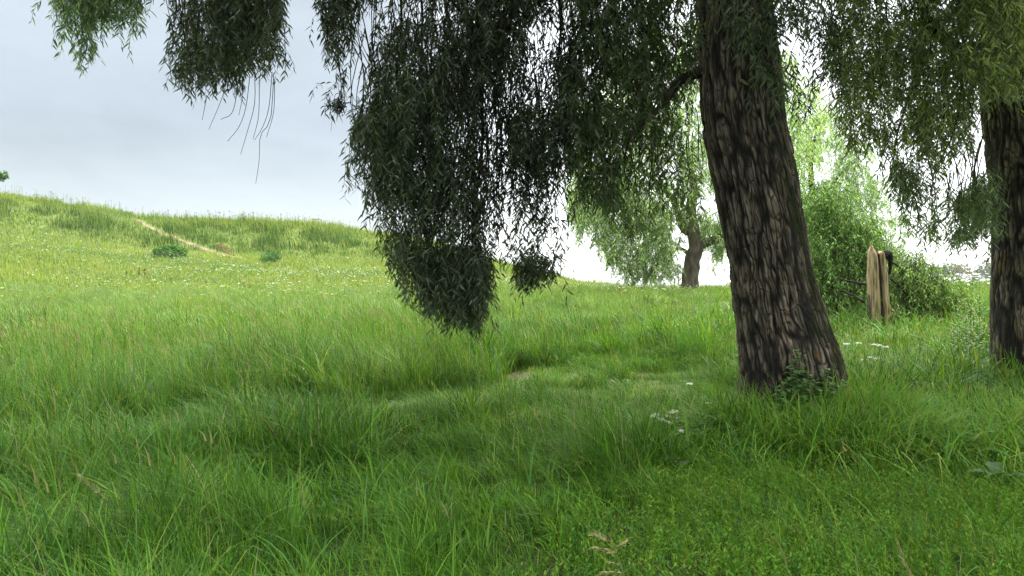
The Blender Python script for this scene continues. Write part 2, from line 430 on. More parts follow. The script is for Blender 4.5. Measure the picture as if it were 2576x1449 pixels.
def make_grass(name, n, d0, d1, K, wmin, wmax, label, half=.95, power=2.0, hscale=1.0, m=16, far=0.0):
    """tufts of m blades that splay from a shared root, each tuft with its own height, lean and hue"""
    nt_ = n // m
    tx, ty = wedge(nt_, d0, d1, half, power)
    sp_ = .035 + .06 * rng.random(nt_) + .0025 * d0
    x = np.repeat(tx, m) + rng.normal(0, 1, nt_ * m) * np.repeat(sp_, m)
    y = np.repeat(ty, m) + rng.normal(0, 1, nt_ * m) * np.repeat(sp_, m)
    out = np.stack([x - np.repeat(tx, m), y - np.repeat(ty, m)], -1) / np.repeat(sp_, m)[:, None]
    th, tj, tl, tb = [np.repeat(rng.random(nt_), m) for _ in range(4)]
    tw = np.repeat(rng.normal(0, 1, (nt_, 2)), m, 0)
    n = len(x)
    h, bank, strip, herb, right, lc = zones(x, y)
    dr = dryness(x, y)
    keep = (np.hypot(x - TRUNK[0], y - TRUNK[1]) > .5) & (rng.random(n) > dr * .75) & (tj > herb * .25) & (y > 1.2)
    x, y, h, bank, strip, herb, right, lc, dr, out, th, tj, tl, tb, tw = [a[keep] for a in (x, y, h, bank, strip, herb, right, lc, dr, out, th, tj, tl, tb, tw)]
    n = len(x)
    tuft = fbm(x * 1.6, y * 1.6, 31)
    hh = h * hscale * (.5 + .75 * rng.random(n) ** .8) * (.55 + .45 * th + .6 * (tuft - .2))
    hh = np.maximum(hh, .04)
    w = (wmin + (wmax - wmin) * rng.random(n)) * (.8 + .5 * right) * (1 - .15 * strip - .2 * herb) * (.75 + .5 * tj)
    spc = smooth(.52, .6, fbm(x * .75, y * .75, 47)) * (1 - strip); w = w * (1 + .8 * spc) * (1 - .15 * (1 - spc))
    fl = fbm(x * .35 + 9, y * .35, 41)
    wind = np.stack([-.40 + .9 * (fl - .5) + .45 * right, .05 + .6 * (vn(x * .4, y * .4, 43) - .5)], -1) + .3 * tw
    lean = hh[:, None] * (wind * (.35 + 1.0 * rng.random((n, 1))) + (.18 + .22 * rng.random((n, 1))) * out + .12 * rng.normal(size=(n, 2)))
    lean *= (1 + .3 * right)[:, None]
    f1, f2 = fbm(x * .8, y * .8, 51), fbm(x * .25, y * .25, 53)
    wts = np.stack([1.2 + 0 * x, .3 + .9 * smooth(.45, .7, f1), .22 + .5 * smooth(.5, .75, f2) + .3 * right + .25 * strip + .4 * herb , .03 + .015 * bank + 1.0 * dr * (1 - bank) * (h < .25) + .05 * strip,
                    .6 + 1.2 * smooth(.55, .3, f1)], -1)
    col = pick([FRESH, BLUE, YELLOW, STRAW, DEEP], wts, np.where(rng.random(n) < .8, tl, rng.random(n))) * (.58 + .84 * tb)[:, None]
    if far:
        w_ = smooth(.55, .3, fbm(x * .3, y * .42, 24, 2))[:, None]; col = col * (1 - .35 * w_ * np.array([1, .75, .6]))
        k = (smooth(17, 33, y) * far)[:, None]  # paler with distance: open sunlight put into the blade colour
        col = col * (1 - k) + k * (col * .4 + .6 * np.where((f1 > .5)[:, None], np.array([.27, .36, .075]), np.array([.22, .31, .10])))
    az = np.arctan2(lean[:, 1], lean[:, 0]) + np.pi / 2 + rng.normal(0, .5, n)
    v, q, c = blade_mesh(x, y, hh, w, lean, az, col, K, droop=.5)
    o = mesh(name, v, [q], GRASS, col=c)
    return tag(o, label, 'grass', kind='stuff')

Q = 1.0
make_grass('grass', int(150000 * Q), 1.6, 7.5, 5, .006, .0125, 'long wind-combed green grass nearest the camera', 1.05)
make_grass('grass', int(220000 * Q), 7.5, 16.5, 4, .008, .016, 'shaded tall grass around and beyond the big trunk', .92)
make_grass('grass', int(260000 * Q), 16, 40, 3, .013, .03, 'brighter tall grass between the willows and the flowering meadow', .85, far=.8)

def long_blades():
    n = 6000
    x, y = wedge(n, 2.0, 8.5, 1.0)
    h, bank, strip, herb, right, lc = zones(x, y)
    k = (rng.random(n) > strip) & (rng.random(n) > herb * .8) & (rng.random(n) < smooth(.3, .6, fbm(x * .9, y * .9, 91)) + .15)
    x, y, h = x[k], y[k], h[k]; n = len(x)
    hh = .22 + h * .75 + .35 * rng.random(n)
    a = np.pi + rng.normal(0, .9, n)
    lean = hh[:, None] * (.35 + .7 * rng.random((n, 1))) * np.stack([np.cos(a), np.sin(a)], -1)
    col = pick([FRESH, BLUE, YELLOW * .7, STRAW * .8], np.tile([[1, .4, .2, .02]], (n, 1)))
    v, q, c = blade_mesh(x, y, hh, .007 + .008 * rng.random(n), lean, a + np.pi / 2 + rng.normal(0, .4, n), col, 7, .06, droop=.55)
    tag(mesh('long_grass', v, [q], GRASS, col=c), 'long single blades arching over the grass nearest the camera', 'grass', kind='stuff')
long_blades()

# flowering stalks with pale tips standing out of the sward
def stalks(n, d0, d1, sc, name, label):
    x, y = wedge(n, d0, d1, .92)
    h, bank, strip, herb, right, lc = zones(x, y)
    k = (h > .28) & (rng.random(n) < .25 + .75 * bank)
    x, y, h = x[k], y[k], h[k]; n = len(x)
    hh = h * (1.0 + .45 * rng.random(n))
    lean = hh[:, None] * np.stack([-.2 + .3 * (rng.random(n) - .5), .2 * (rng.random(n) - .5)], -1)
    c1 = pick([FRESH, YELLOW, STRAW], np.tile([[.6, .5, .35]], (n, 1)))
    v, q, c = blade_mesh(x, y, hh, np.full(n, .0035 * sc), lean, rng.random(n) * np.pi, c1, 3, .6)
    mb = MB(); mb.add(v, [q], c)
    c2 = pick([STRAW * .8, YELLOW * .8, FRESH], np.tile([[.6, .4, .3]], (n, 1)))
    tips = v.reshape(n, 4, 2, 3)[:, -1].mean(1)
    v2, q2, cc2 = blade_mesh(tips[:, 0], tips[:, 1], np.full(n, .10) * (.7 + .8 * rng.random(n)), np.full(n, .010 * sc), lean * .25,
                             rng.random(n) * np.pi, c2, 2, .1, z=tips[:, 2] - .05)
    mb.add(v2, [q2], cc2)
    o = mb.build(name, GRASS); tag(o, label, 'grass', kind='stuff')
stalks(11000, 3, 16, 1.3, 'flowering_grass', 'thin seed stalks with pale tips among the near grass')
stalks(9000, 14, 36, 2.0, 'flowering_grass', 'pale seed stalks in the tall grass further back')

# far meadow and rampart
def meadow():
    n = int(340000 * Q)
    x, y = wedge(n, 33, 90, .82, 1.75)
    u = x / y
    k = path_dist(x, y) > .22 + .42 * rng.random(n)
    x, y, u = x[k], y[k], u[k]; n = len(x)
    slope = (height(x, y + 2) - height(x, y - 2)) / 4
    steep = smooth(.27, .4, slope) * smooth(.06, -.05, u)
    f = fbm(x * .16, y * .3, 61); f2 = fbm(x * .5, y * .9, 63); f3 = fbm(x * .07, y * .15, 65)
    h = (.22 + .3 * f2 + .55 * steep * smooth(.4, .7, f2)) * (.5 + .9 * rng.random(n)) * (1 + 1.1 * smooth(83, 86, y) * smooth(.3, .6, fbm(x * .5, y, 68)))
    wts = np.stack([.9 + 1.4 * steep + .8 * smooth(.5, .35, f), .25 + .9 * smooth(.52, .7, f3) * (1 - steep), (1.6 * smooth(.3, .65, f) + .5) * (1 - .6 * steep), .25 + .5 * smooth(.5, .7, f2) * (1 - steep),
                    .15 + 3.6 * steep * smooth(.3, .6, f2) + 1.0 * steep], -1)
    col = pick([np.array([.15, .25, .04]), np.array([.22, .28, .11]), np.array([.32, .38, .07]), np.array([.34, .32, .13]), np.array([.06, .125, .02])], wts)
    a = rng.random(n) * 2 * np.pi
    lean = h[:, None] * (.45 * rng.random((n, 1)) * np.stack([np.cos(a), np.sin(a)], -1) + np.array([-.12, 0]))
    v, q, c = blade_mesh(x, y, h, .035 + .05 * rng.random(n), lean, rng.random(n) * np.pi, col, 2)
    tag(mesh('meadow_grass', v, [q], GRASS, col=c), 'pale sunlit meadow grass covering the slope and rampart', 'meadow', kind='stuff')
meadow()

# white umbels over the meadow and yellowish ones lower down; flat heads of small discs on thin stalks
def umbels(mb, x, y, h, r, col, stalk=.012):
    n = len(x); z = height(x, y)
    a = rng.random(n) * 2 * np.pi
    k = 7; t = np.linspace(0, 2 * np.pi, k, endpoint=False)
    tilt = (rng.random((n, 2)) - .5) * .7
    rad = r[:, None] * (.7 + .5 * rng.random((n, k)))
    px, py = np.cos(t)[None] * rad, np.sin(t)[None] * rad
    ctr = np.stack([x, y, z + h], -1)
    ring = np.stack([ctr[:, :1] + px, ctr[:, 1:2] + py, ctr[:, 2:] + px * tilt[:, :1] + py * tilt[:, 1:] - rad * .22], -1)
    v = np.concatenate([ctr[:, None], ring], 1)
    b = np.arange(n)[:, None] * (k + 1)
    f = np.stack([np.repeat(b, k, 1), b + 1 + np.arange(k), b + 1 + (np.arange(k) + 1) % k], -1).reshape(-1, 3)
    mb.add(v, [f], np.broadcast_to(col[:, None], (n, k + 1, 3)).reshape(-1, 3))
    v, q, c = blade_mesh(x, y, h, np.full(n, stalk), np.zeros((n, 2)), a, np.tile(DEEP * 1.5, (n, 1)), 1, 1, z=z)
    mb.add(v, [q], c)

mb = MB()
n = 34000
x, y = wedge(n, 36, 80, .78, 1.7)
u = x / y; slope = (height(x, y + 2) - height(x, y - 2)) / 4
dens = smooth(.45, .72, fbm(x * .22, y * .45, 71)) * (1 - .75 * smooth(.18, .3, slope) * smooth(.06, -.05, u)) + .04
# the thick white drift at the foot of the rampart
band = np.exp(-((y - np.interp(u, [-.7, -.35, -.2, 0], [66, 60, 58, 58])) / 6) ** 2)
dens = dens * .4 + .85 * band * smooth(.3, .55, fbm(x * .2, y * .3, 73)) * smooth(.05, -.02, u)
k = (rng.random(n) < dens) & (path_dist(x, y) > 1)
x, y = x[k], y[k]; n = len(x)
umbels(mb, x, y, .45 + .3 * rng.random(n),   .022 + .05 * rng.random(n) ** 2, np.array([.6, .64, .5]) * (.7 + .5 * rng.random((n, 1))))
x, y = wedge(2600, 33, 48, .8)
k = rng.random(2600) < smooth(.4, .65, fbm(x * .3, y * .5, 75)); x, y = x[k], y[k]
umbels(mb, x, y, .4 + .3 * rng.random(len(x)), .04 + .07 * rng.random(len(x)), np.array([.3, .34, .12]) * (.8 + .4 * rng.random((len(x), 1))))
# white haze of flowers at the right, beyond the second trunk
x = 15.5 + 9 * rng.random(420); y = 29 + 12 * rng.random(420); k = (x / y > .52) & (x / y < .7); x, y = x[k], y[k]
umbels(mb, x, y, .75 + .35 * rng.random(len(x)), .05 + .06 * rng.random(len(x)), np.tile([[.78, .78, .76]], (len(x), 1)))
# tall dry umbels along the skyline
uu = np.concatenate([-.69 + .42 * rng.random(170), -.5 + .45 * rng.random(260), rng.normal(-.355, .02, 90), rng.normal(-.6, .04, 60)])
y = 84 + 2.5 * rng.random(len(uu)); x = uu * y
umbels(mb, x, y, .6 + .95 * rng.random(len(x)), .05 + .08 * rng.random(len(x)), np.array([.2, .24, .12]) * (.6 + .8 * rng.random((len(x), 1))), .022)
tag(mb.build('meadow_flowers', PETAL), 'white and greenish umbel flowers scattered over the meadow slope', 'wildflowers', kind='stuff')

# low leafy herbs on the trodden ground at the lower right
def leaf_arrays(base, d, length, width, fold=.12, bend=.18, cup=None):
    """folded lance-shaped leaves, two quads each"""
    n = len(base)
    rv = unit(rng.normal(size=(n, 3)))
    if cup is not None: rv = unit(rv + cup)
    side = unit(np.cross(d, rv)); nm = np.cross(side, d)
    L, W = length[:, None], width[:, None]
    dn = np.array([0, 0, -1.0])
    p0 = base
    m1 = base + d * L * .32 + side * W * .5 + nm * W * fold
    m2 = base + d * L * .68 + side * W * .36 + nm * W * fold + dn * L * bend * .3
    tip = base + d * L + dn * L * bend
    k1 = base + d * L * .32 - side * W * .5 + nm * W * fold
    k2 = base + d * L * .68 - side * W * .36 + nm * W * fold + dn * L * bend * .3
    v = np.stack([p0, m1, m2, tip, k2, k1], 1)
    b = np.arange(n)[:, None] * 6
    f = np.concatenate([b + np.array([[0, 1, 2, 3]]), b + np.array([[0, 3, 4, 5]])])
    return v.reshape(-1, 3), f

def herbs():
    mb = MB()
    n = 30000
    x, y = wedge(n, 2.2, 7.6, 1.0)
    h, bank, strip, herb, right, lc = zones(x, y)
    k = rng.random(n) < np.maximum(herb, lc) * smooth(.25, .5, fbm(x * 1.4, y * 1.4, 81) + .12) ; x, y = x[k], y[k]; n = len(x)
    hh = .06 + .2 * rng.random(n) ** 1.5 * (.3 + 1.2 * fbm(x * 2, y * 2, 83)); z = height(x, y)
    M = 9
    t = np.linspace(.2, 1, M)[None] * np.ones((n, 1))
    lx = (rng.random((n, 1)) - .5) * .7; ly = (rng.random((n, 1)) - .5) * .7
    bx, by, bz = x[:, None] + lx * hh[:, None] * t, y[:, None] + ly * hh[:, None] * t, z[:, None] + hh[:, None] * t
    az = np.arange(M)[None] * 2.4 + rng.random((n, 1)) * 6
    d = unit(np.stack([np.cos(az), np.sin(az), np.full_like(az, .9)], -1))
    base = np.stack([bx, by, bz], -1).reshape(-1, 3)
    ln = (.016 + .026 * rng.random((n, M))).ravel(); 
    v, f = leaf_arrays(base, d.reshape(-1, 3), ln, ln * .3, cup=np.array([0, .3, .9]) * 0 + .0)
    col = pick([FRESH * 1.05, YELLOW * .75, BLUE], np.tile([[1., .45, .5]], (n, 1)))
    col = np.repeat(np.repeat(col, M, 0), 6, 0)
    mb.add(v, [f], col)
    v, q, c = blade_mesh(x, y, hh, np.full(n, .004), np.stack([lx[:, 0], ly[:, 0]], -1) * hh[:, None], rng.random(n) * 3, np.tile(FRESH, (n, 1)), 1, .8)
    mb.add(v, [q], c)
    tag(mb.build('low_herbs', GRASS), 'low small-leaved herbs carpeting the trodden ground at lower right', 'ground cover', kind='stuff')
herbs()

# coarse drooping grass in front of and beside the big trunk
def coarse():
    n = 13000
    a = rng.random(n) * 2 * np.pi
    x = np.where(rng.random(n) < .45, TRUNK[0] + rng.normal(0, .75, n), 3.8 + 4.6 * rng.random(n))
    y = np.where(x < 4.2, 7.4 + rng.normal(0, .35, n), 7.6 + .7 * rng.normal(0, 1, n))
    x[:420] = 3.15 + .85 * rng.random(420); y[:420] = 7.35 + .4 * rng.random(420); a[:420] = rng.normal(.3, 1.1, 420)
    reed = np.arange(n) < 420
    k = (np.hypot(x - TRUNK[0], y - TRUNK[1]) > .62) & (y > 6.2); x, y, a, reed = x[k], y[k], a[k], reed[k]; n = len(x)
    hh = .42 + .42 * rng.random(n) + .32 * reed * rng.random(n)
    lean = hh[:, None] * (.3 + .75 * rng.random((n, 1))) * (1 - .5 * reed[:, None]) * np.stack([np.cos(a) , np.sin(a) - .35], -1)
    col = pick([FRESH * 1.25, BLUE * 1.4, YELLOW], np.tile([[1, .5, .7]], (n, 1)))
    v, q, c = blade_mesh(x, y, hh, .011 + .010 * rng.random(n), lean, a + np.pi / 2 + rng.normal(0, .4, n), col, 6, .08, droop=.75)
    tag(mesh('coarse_grass', v, [q], GRASS, col=c), 'broad drooping grass blades tufted round the foot of the big trunk', 'grass', kind='stuff')
coarse()

# ------------------------------------------------------------------ willow foliage
W_DARK, W_MID, W_PALE = map(np.array, [(.036, .058, .022), (.072, .105, .042), (.15, .185, .105)])

def in_poly(px, py, poly):
    poly = np.asarray(poly, float); inside = np.zeros(len(px), bool); j = len(poly) - 1
    for i in range(len(poly)):
        xi, yi = poly[i]; xj, yj = poly[j]
        c = ((yi > py) != (yj > py)) & (px < (xj - xi) * (py - yi) / (yj - yi + 1e-9) + xi)
        inside ^= c; j = i
    return inside

def ragged(dx, dy, amp=1.0):
    """push outline tests about by a coherent wobble so the masses end in uneven sprays"""
    return (dx + amp * (46 * (fbm(dx / 38, dy / 60, 301) - .5) * 2 * .7 + 30 * (vn(dx / 14, dy / 30, 303) - .5)),
            dy + amp * (70 * (fbm(dx / 24, dy / 90, 302) - .5) * 2 * .8 + 30 * (vn(dx / 11, dy / 40, 304) - .5)))

def sample_poly(poly, n, seed, gap, gscale=70):
    p = np.asarray(poly, float); lo, hi = p.min(0), p.max(0)
    out = np.zeros((0, 2))
    while len(out) < n:
        q = lo + rng.random((n * 3, 2)) * (hi - lo)
        jit = rng.normal(0, 9, q.shape)
        k = in_poly(*ragged(q[:, 0] + jit[:, 0], q[:, 1] + jit[:, 1]), p)
        nz = fbm(q[:, 0] / gscale, q[:, 1] / (gscale * 1.9), seed, 3)
        n2_ = fbm(q[:, 0] / (gscale * .33) + 50, q[:, 1] / (gscale * .4), seed + 9, 2)
        k &= rng.random(len(q)) < smooth(gap - .06, gap + .08, nz * .62 + n2_ * .38) + .015
        out = np.vstack([out, q[k]])
    return out[:n]

def hanging(pts, L, reach, S, sag=1.0):
    """drooping twigs: start at pts, reach outwards sideways and hang down L"""
    n = len(pts); az = rng.random(n) * 2 * np.pi
    o = np.stack([np.cos(az), np.sin(az), np.zeros(n)], -1)
    t = np.linspace(0, 1, S)[None, :, None]
    wob = rng.normal(0, .05, (n, 1, 3)) * np.sin(t * 5 + rng.random((n, 1, 1)) * 6)
    c = pts[:, None] + o[:, None] * (reach[:, None, None] * (1 - (1 - t) ** 2)) + L[:, None, None] * (wob - np.array([0, 0, 1.0]) * (t ** (1 + .5 * sag)))
    return c

def twig_tubes(mb, c, r0, r1):
    n, S, _ = c.shape
    a = np.arange(3) * 2 * np.pi / 3
    off = np.stack([np.cos(a), np.sin(a), np.zeros(3)], -1)
    r = np.linspace(r0, r1, S)[None, :, None, None]
    v = c[:, :, None] + off * r
    i = (np.arange(n)[:, None] * S + np.arange(S - 1)).reshape(-1, 1) * 3
    k = np.arange(3); k2 = (k + 1) % 3
    q = np.stack([i + k, i + k2, i + 3 + k2, i + 3 + k], -1).reshape(-1, 4)
    mb.add(v, [q])

def twig_leaves(c, per, length, width, spread=.8, start=.1, tint=(1, 1, 1), pale=.15):
    """leaves alternating along each twig c (n,S,3); returns verts, faces, colours"""
    n, S, _ = c.shape
    t = start + (1 - start) * (np.arange(per)[None] + rng.random((n, per))) / per
    f = t * (S - 1); i = np.minimum(f.astype(int), S - 2); w = (f - i)[..., None]
    r = np.arange(n)[:, None]
    p = c[r, i] * (1 - w) + c[r, i + 1] * w
    tan = unit(c[r, i + 1] - c[r, i])
    az = rng.random((n, per)) * 2 * np.pi
    side = np.stack([np.cos(az), np.sin(az), .25 * rng.normal(size=az.shape)], -1)
    d = unit(tan * (.65 + .5 * rng.random((n, per, 1))) + side * spread + np.array([0, 0, -.22]))
    ln = length * (.6 + .6 * rng.random(n * per)); wd = width * (.75 + .5 * rng.random(n * per))
    v, fc = leaf_arrays(p.reshape(-1, 3), d.reshape(-1, 3), ln, wd)
    m = n * per
    col = pick([W_DARK, W_MID, W_PALE], np.tile([[1, .9, pale]], (m, 1))) * np.array(tint)
    return v, fc, np.repeat(col, 6, 0)

def tips_inside(c, poly, tol=11):
    """twigs whose free ends still lie in the outline of their mass (with a ragged margin)"""
    t = c[:, -1]; j = rng.normal(0, tol, (len(c), 2))
    dx = (t[:, 0] / t[:, 1] * F + CX) / DS + j[:, 0]; dy = (HY - (t[:, 2] - EYE) / t[:, 1] * F) / DS + j[:, 1]
    return in_poly(*ragged(dx, dy), poly) | (rng.random(len(c)) < .05)

def foliage(parent, name, poly, d0, thick, n, seed, gap=.42, L=.34, reach=.24, per=12, leaf=.108, lw=.0195, strands=0, slen=1.4, tint=(1, 1, 1),
            pale=.15, gscale=70, bare=False, tilt=0.0, label=None, spread=1.05):
    """one hanging mass: twigs as the part, leaves as its sub-part"""
    q = sample_poly(poly, n * 2, seed, gap, gscale)
    m_ = len(q)
    d = d0 + thick * (rng.random(m_) - .5) * (.6 + .8 * rng.random(m_))
    pts = np.stack([(q[:, 0] * DS - CX) / F * d, d, EYE - (q[:, 1] * DS - HY) / F * d], -1)
    Ls = L * (.5 + rng.random(m_)); pts[:, 2] += Ls * .45
    c = hanging(pts, Ls, reach * (.3 + 1.3 * rng.random(m_)), 5)
    c = c[tips_inside(c, poly)][:n]
    mb = MB(); twig_tubes(mb, c, .0028 * d0 / 9, .0012 * d0 / 9)
    v, f, col = twig_leaves(c, per, leaf, lw, spread, tint=tint, pale=pale)
    vs, fs, cs, off = [v], [f], [col], len(v)
    if strands:
        q = sample_poly(poly, strands, seed + 3, gap - .06, gscale)
        d = d0 + thick * (rng.random(strands) - .5) * .8
        pts = np.stack([(q[:, 0] * DS - CX) / F * d, d, EYE - (q[:, 1] * DS - HY) / F * d], -1)
        Ls = slen * (.5 + .9 * rng.random(strands)); pts[:, 2] += Ls * .85
        c2 = hanging(pts, Ls, .12 * Ls, 9, .1)
        c2 = c2[tips_inside(c2, poly)]
        twig_tubes(mb, c2, .0085 * d0 / 9, .003 * d0 / 9)
        v, f, col = twig_leaves(c2, max(6, int(slen * 9)), leaf, lw, spread, .45, tint=tint, pale=pale)
        vs.append(v); fs.append(f + off); cs.append(col)
    tw = mb.build(name, TWIG, parent)
    if label: tw['label'] = label
    mesh('leaves', np.concatenate(vs), [np.concatenate(fs)], WILLOW, tw, np.concatenate(cs), smooth_=False)
    return tw

def canopy(parent, ctr, rad, n, keep, leaf=.2, lw=.05, seed=0, per=9):
    """the crown above the picture: the same drooping twigs with longer leaves"""
    p = rng.normal(size=(n * 4, 3)); p = unit(p) * (rng.random((n * 4, 1)) ** .42)
    p[:, 2] = np.where(p[:, 2] < -.2, p[:, 2] * .5, p[:, 2])
    pts = np.array(ctr) + p * np.array(rad)
    k = keep(pts) & (fbm(pts[:, 0] * .55 + seed, pts[:, 1] * .55, seed + 3) + .25 * vn(pts[:, 2], pts[:, 0], seed) > .5)
    pts = pts[k][:n]; n = len(pts)
    c = hanging(pts, .5 + .7 * rng.random(n), .3 + .3 * rng.random(n), 5)
    mb = MB(); twig_tubes(mb, c, .008, .003)
    v, f, col = twig_leaves(c, per, leaf, lw)
    tw = mb.build('crown', TWIG, parent)
    mesh('leaves', v, [f], WILLOW, tw, col, smooth_=False)

def vnp(x, y, per, seed):
    """value noise that repeats after per cells in x"""
    ix, iy = np.floor(x), np.floor(y); fx, fy = x - ix, y - iy
    fx = fx * fx * (3 - 2 * fx); fy = fy * fy * (3 - 2 * fy)
    i0, i1 = np.mod(ix, per), np.mod(ix + 1, per)
    return (h2(i0, iy, seed) * (1 - fx) + h2(i1, iy, seed) * fx) * (1 - fy) + (h2(i0, iy + 1, seed) * (1 - fx) + h2(i1, iy + 1, seed) * fx) * fy

def bark_trunk(name, pts, parent, cells, cell_h, nz_, na, seed, depth=.028, moss_side=None, lichen=True):
    """a furrowed trunk: real relief from stretched cells, the same field drives its colour"""
    sp = spline(pts, nz_); ax, R = sp[:, :3], sp[:, 3]
    zz = np.concatenate([[0], np.cumsum(np.linalg.norm(np.diff(ax, axis=0), axis=1))])
    a = np.linspace(0, 2 * np.pi, na, endpoint=False)
    A, Z = np.meshgrid(a, zz)
    ca, sa = np.cos(A), np.sin(A)
    wx = (fbm(ca * 4 + 7, Z * 2.2 + sa * 4, seed, 3) - .5) * 1.7
    wz = (fbm(ca * 5 + 3, Z * 3 + sa * 5, seed + 5, 2) - .5) * 1.0
    gx = A / (2 * np.pi) * cells + wx; gz = Z / cell_h + wz
    ix, iz = np.floor(gx), np.floor(gz)
    f1 = np.full(A.shape, 9.); f2 = np.full(A.shape, 9.); idv = np.zeros(A.shape)
    x1, x2, y1, y2 = [np.zeros(A.shape) for _ in range(4)]
    for dx in (-1, 0, 1):
        for dz in (-1, 0, 1):
            jx, jz = ix + dx, iz + dz; jm = np.mod(jx, cells)
            px_, pz_ = jx + h2(jm, jz, seed), jz + h2(jm, jz, seed + 1)
            dd = np.hypot(px_ - gx, pz_ - gz)
            lo = dd < f1; mid = ~lo & (dd < f2)
            x2 = np.where(lo, x1, np.where(mid, px_, x2)); y2 = np.where(lo, y1, np.where(mid, pz_, y2))
            x1 = np.where(lo, px_, x1); y1 = np.where(lo, pz_, y1)
            f2 = np.where(lo, f1, np.minimum(f2, dd)); idv = np.where(lo, h2(jm, jz, seed + 2), idv); f1 = np.where(lo, dd, f1)
    nx_ = np.abs(x2 - x1) / np.maximum(np.hypot(x2 - x1, y2 - y1), 1e-6)
    e = (f2 - f1) / (.22 + .78 * nx_ ** 1.5) + .25 * (fbm(gx * 2.2, gz * 3.2, seed + 40, 2) - .5)
    u_ = A / (2 * np.pi)
    wv_ = .55 * (vnp(u_ * 24, Z * 2.6, 24, seed + 60) - .5) + .35 * (vnp(u_ * 48, Z * 7, 48, seed + 61) - .5)
    k1 = max(8, int(cells * .95)); k2_ = int(cells * 2)
    r1 = np.abs(2 * vnp(u_ * k1 + wv_ * 1.9, Z * 2.4 + 9, k1, seed + 62) - 1)
    r2 = np.abs(2 * vnp(u_ * k2_ + wv_ * 2.8, Z * 5.5, k2_, seed + 63) - 1)
    furrow = smooth(.0, .42, r1) * (.55 + .45 * smooth(0, .4, r2))
    plate = furrow * (.4 + .6 * smooth(.0, .4, e))
    fine = fbm(gx * 2.4, gz * 2.2, seed + 8, 3)
    big = fbm(ca * 1.3 + 5, Z * .5 + sa * 1.3, seed + 9, 2)
    disp = depth * 1.15 * (plate * (.7 + .4 * idv) - .6) + .016 * (fine - .5) + .06 * (big - .5)
    rr = R[:, None] + disp
    # buttress ribs at the foot
    foot = smooth(1.0, 0, Z)
    rr = rr + foot * .07 * np.sin(A * 5 + 1.2) * R[:, None]
    v = ax[:, None] + np.stack([ca * rr, sa * rr, 0 * rr], -1)
    i = np.arange(nz_ - 1)[:, None] * na; k = np.arange(na); k2 = (k + 1) % na
    q = np.stack([i + k, i + k2, i + na + k2, i + na + k], -1).reshape(-1, 4)
    moss = np.zeros_like(A)
    if moss_side is not None:
        moss = smooth(.62, 1, np.cos(A - moss_side)) * smooth(.42, .6, fbm(ca * 6 + 1, Z * 3 + sa * 6, seed + 20, 4)) * smooth(4.6, 3, Z) * .9
    lich = smooth(.78, .83, fbm(ca * 9 + 2, Z * 7 + sa * 9, seed + 30, 2)) * smooth(.3, .8, plate) * .8 * lichen
    flake = smooth(.55, .8, vnp(u_ * cells * 3, Z * 9, cells * 3, seed + 64)) * plate
    pl = np.clip(plate * (.55 + .25 * idv) + .6 * (fine - .5) + .16 * flake, 0, 1)
    return mesh(name, v, [q], BARK, parent, attrs={'plate': pl, 'moss': moss, 'lichen': lich})

# ---------------- the big willow
def TP(dx0, dx1, dy, d): # trunk ring from its left and right edge in the photo
    c = P((dx0 + dx1) / 2, dy, d); return [*c, (dx1 - dx0) * DS / F * d / 2]
M_ = 8.5
main_pts = [[3.42, 8.5, -.35, .80], TP(1868, 2150, 1045, M_), TP(1862, 2110, 900, M_), TP(1850, 2068, 780, M_), TP(1838, 2035, 660, M_),
            TP(1812, 2012, 520, M_), TP(1790, 1992, 410, M_), TP(1770, 1968, 290, M_), TP(1766, 1955, 160, M_), TP(1764, 1938, 20, M_), [2.5, 8.6, 6.2, .40], [2.5, 8.7, 7.3, .40]]
big = thing('willow_tree', (3.42, 8.5, 0), 'largest willow with thick leaning furrowed trunk and dark curtains hanging left', 'tree')
bark_trunk('trunk', main_pts, big, 58, .25, 1000, 640, 3, moss_side=-.75)

def limb(parent, pts, name='limb', n=10, seed=1, mat=None):
    sp = spline(pts, max(14, len(pts) * 6)); mb = MB()
    tube(mb, sp[:, :3], np.maximum(sp[:, 3], .004), n, rough=.12, seed=seed)
    return mb.build(name, mat or LIMB, parent)

top = (2.5, 8.7, 7.0)
limb(big, [(*top, .34), (.8, 8.8, 7.6, .26), (-1.5, 8.9, 7.9, .18), (-4.2, 9.2, 7.2, .1), (-6.3, 9.3, 6.0, .04)], seed=2)
limb(big, [(*top, .32), (2.6, 7.2, 8.4, .22), (2.2, 5.0, 9.2, .13), (1.6, 2.4, 8.6, .05)], seed=3)
limb(big, [(*top, .34), (3.2, 9.4, 9.5, .25), (3.6, 10.5, 12, .14), (3.5, 11, 13.6, .05)], seed=4)
limb(big, [(*top, .3), (4.4, 9.2, 8.4, .2), (6.2, 9.2, 9.2, .12), (8, 8.8, 8.6, .05)], seed=5)
limb(big, [(2.3, 8.6, 6.6, .2), (1.2, 8.6, 7.0, .15), (.2, 8.8, 6.4, .1), (-.35, 8.9, 5.2, .06), (-.4, 9, 3.9, .03)], seed=6)
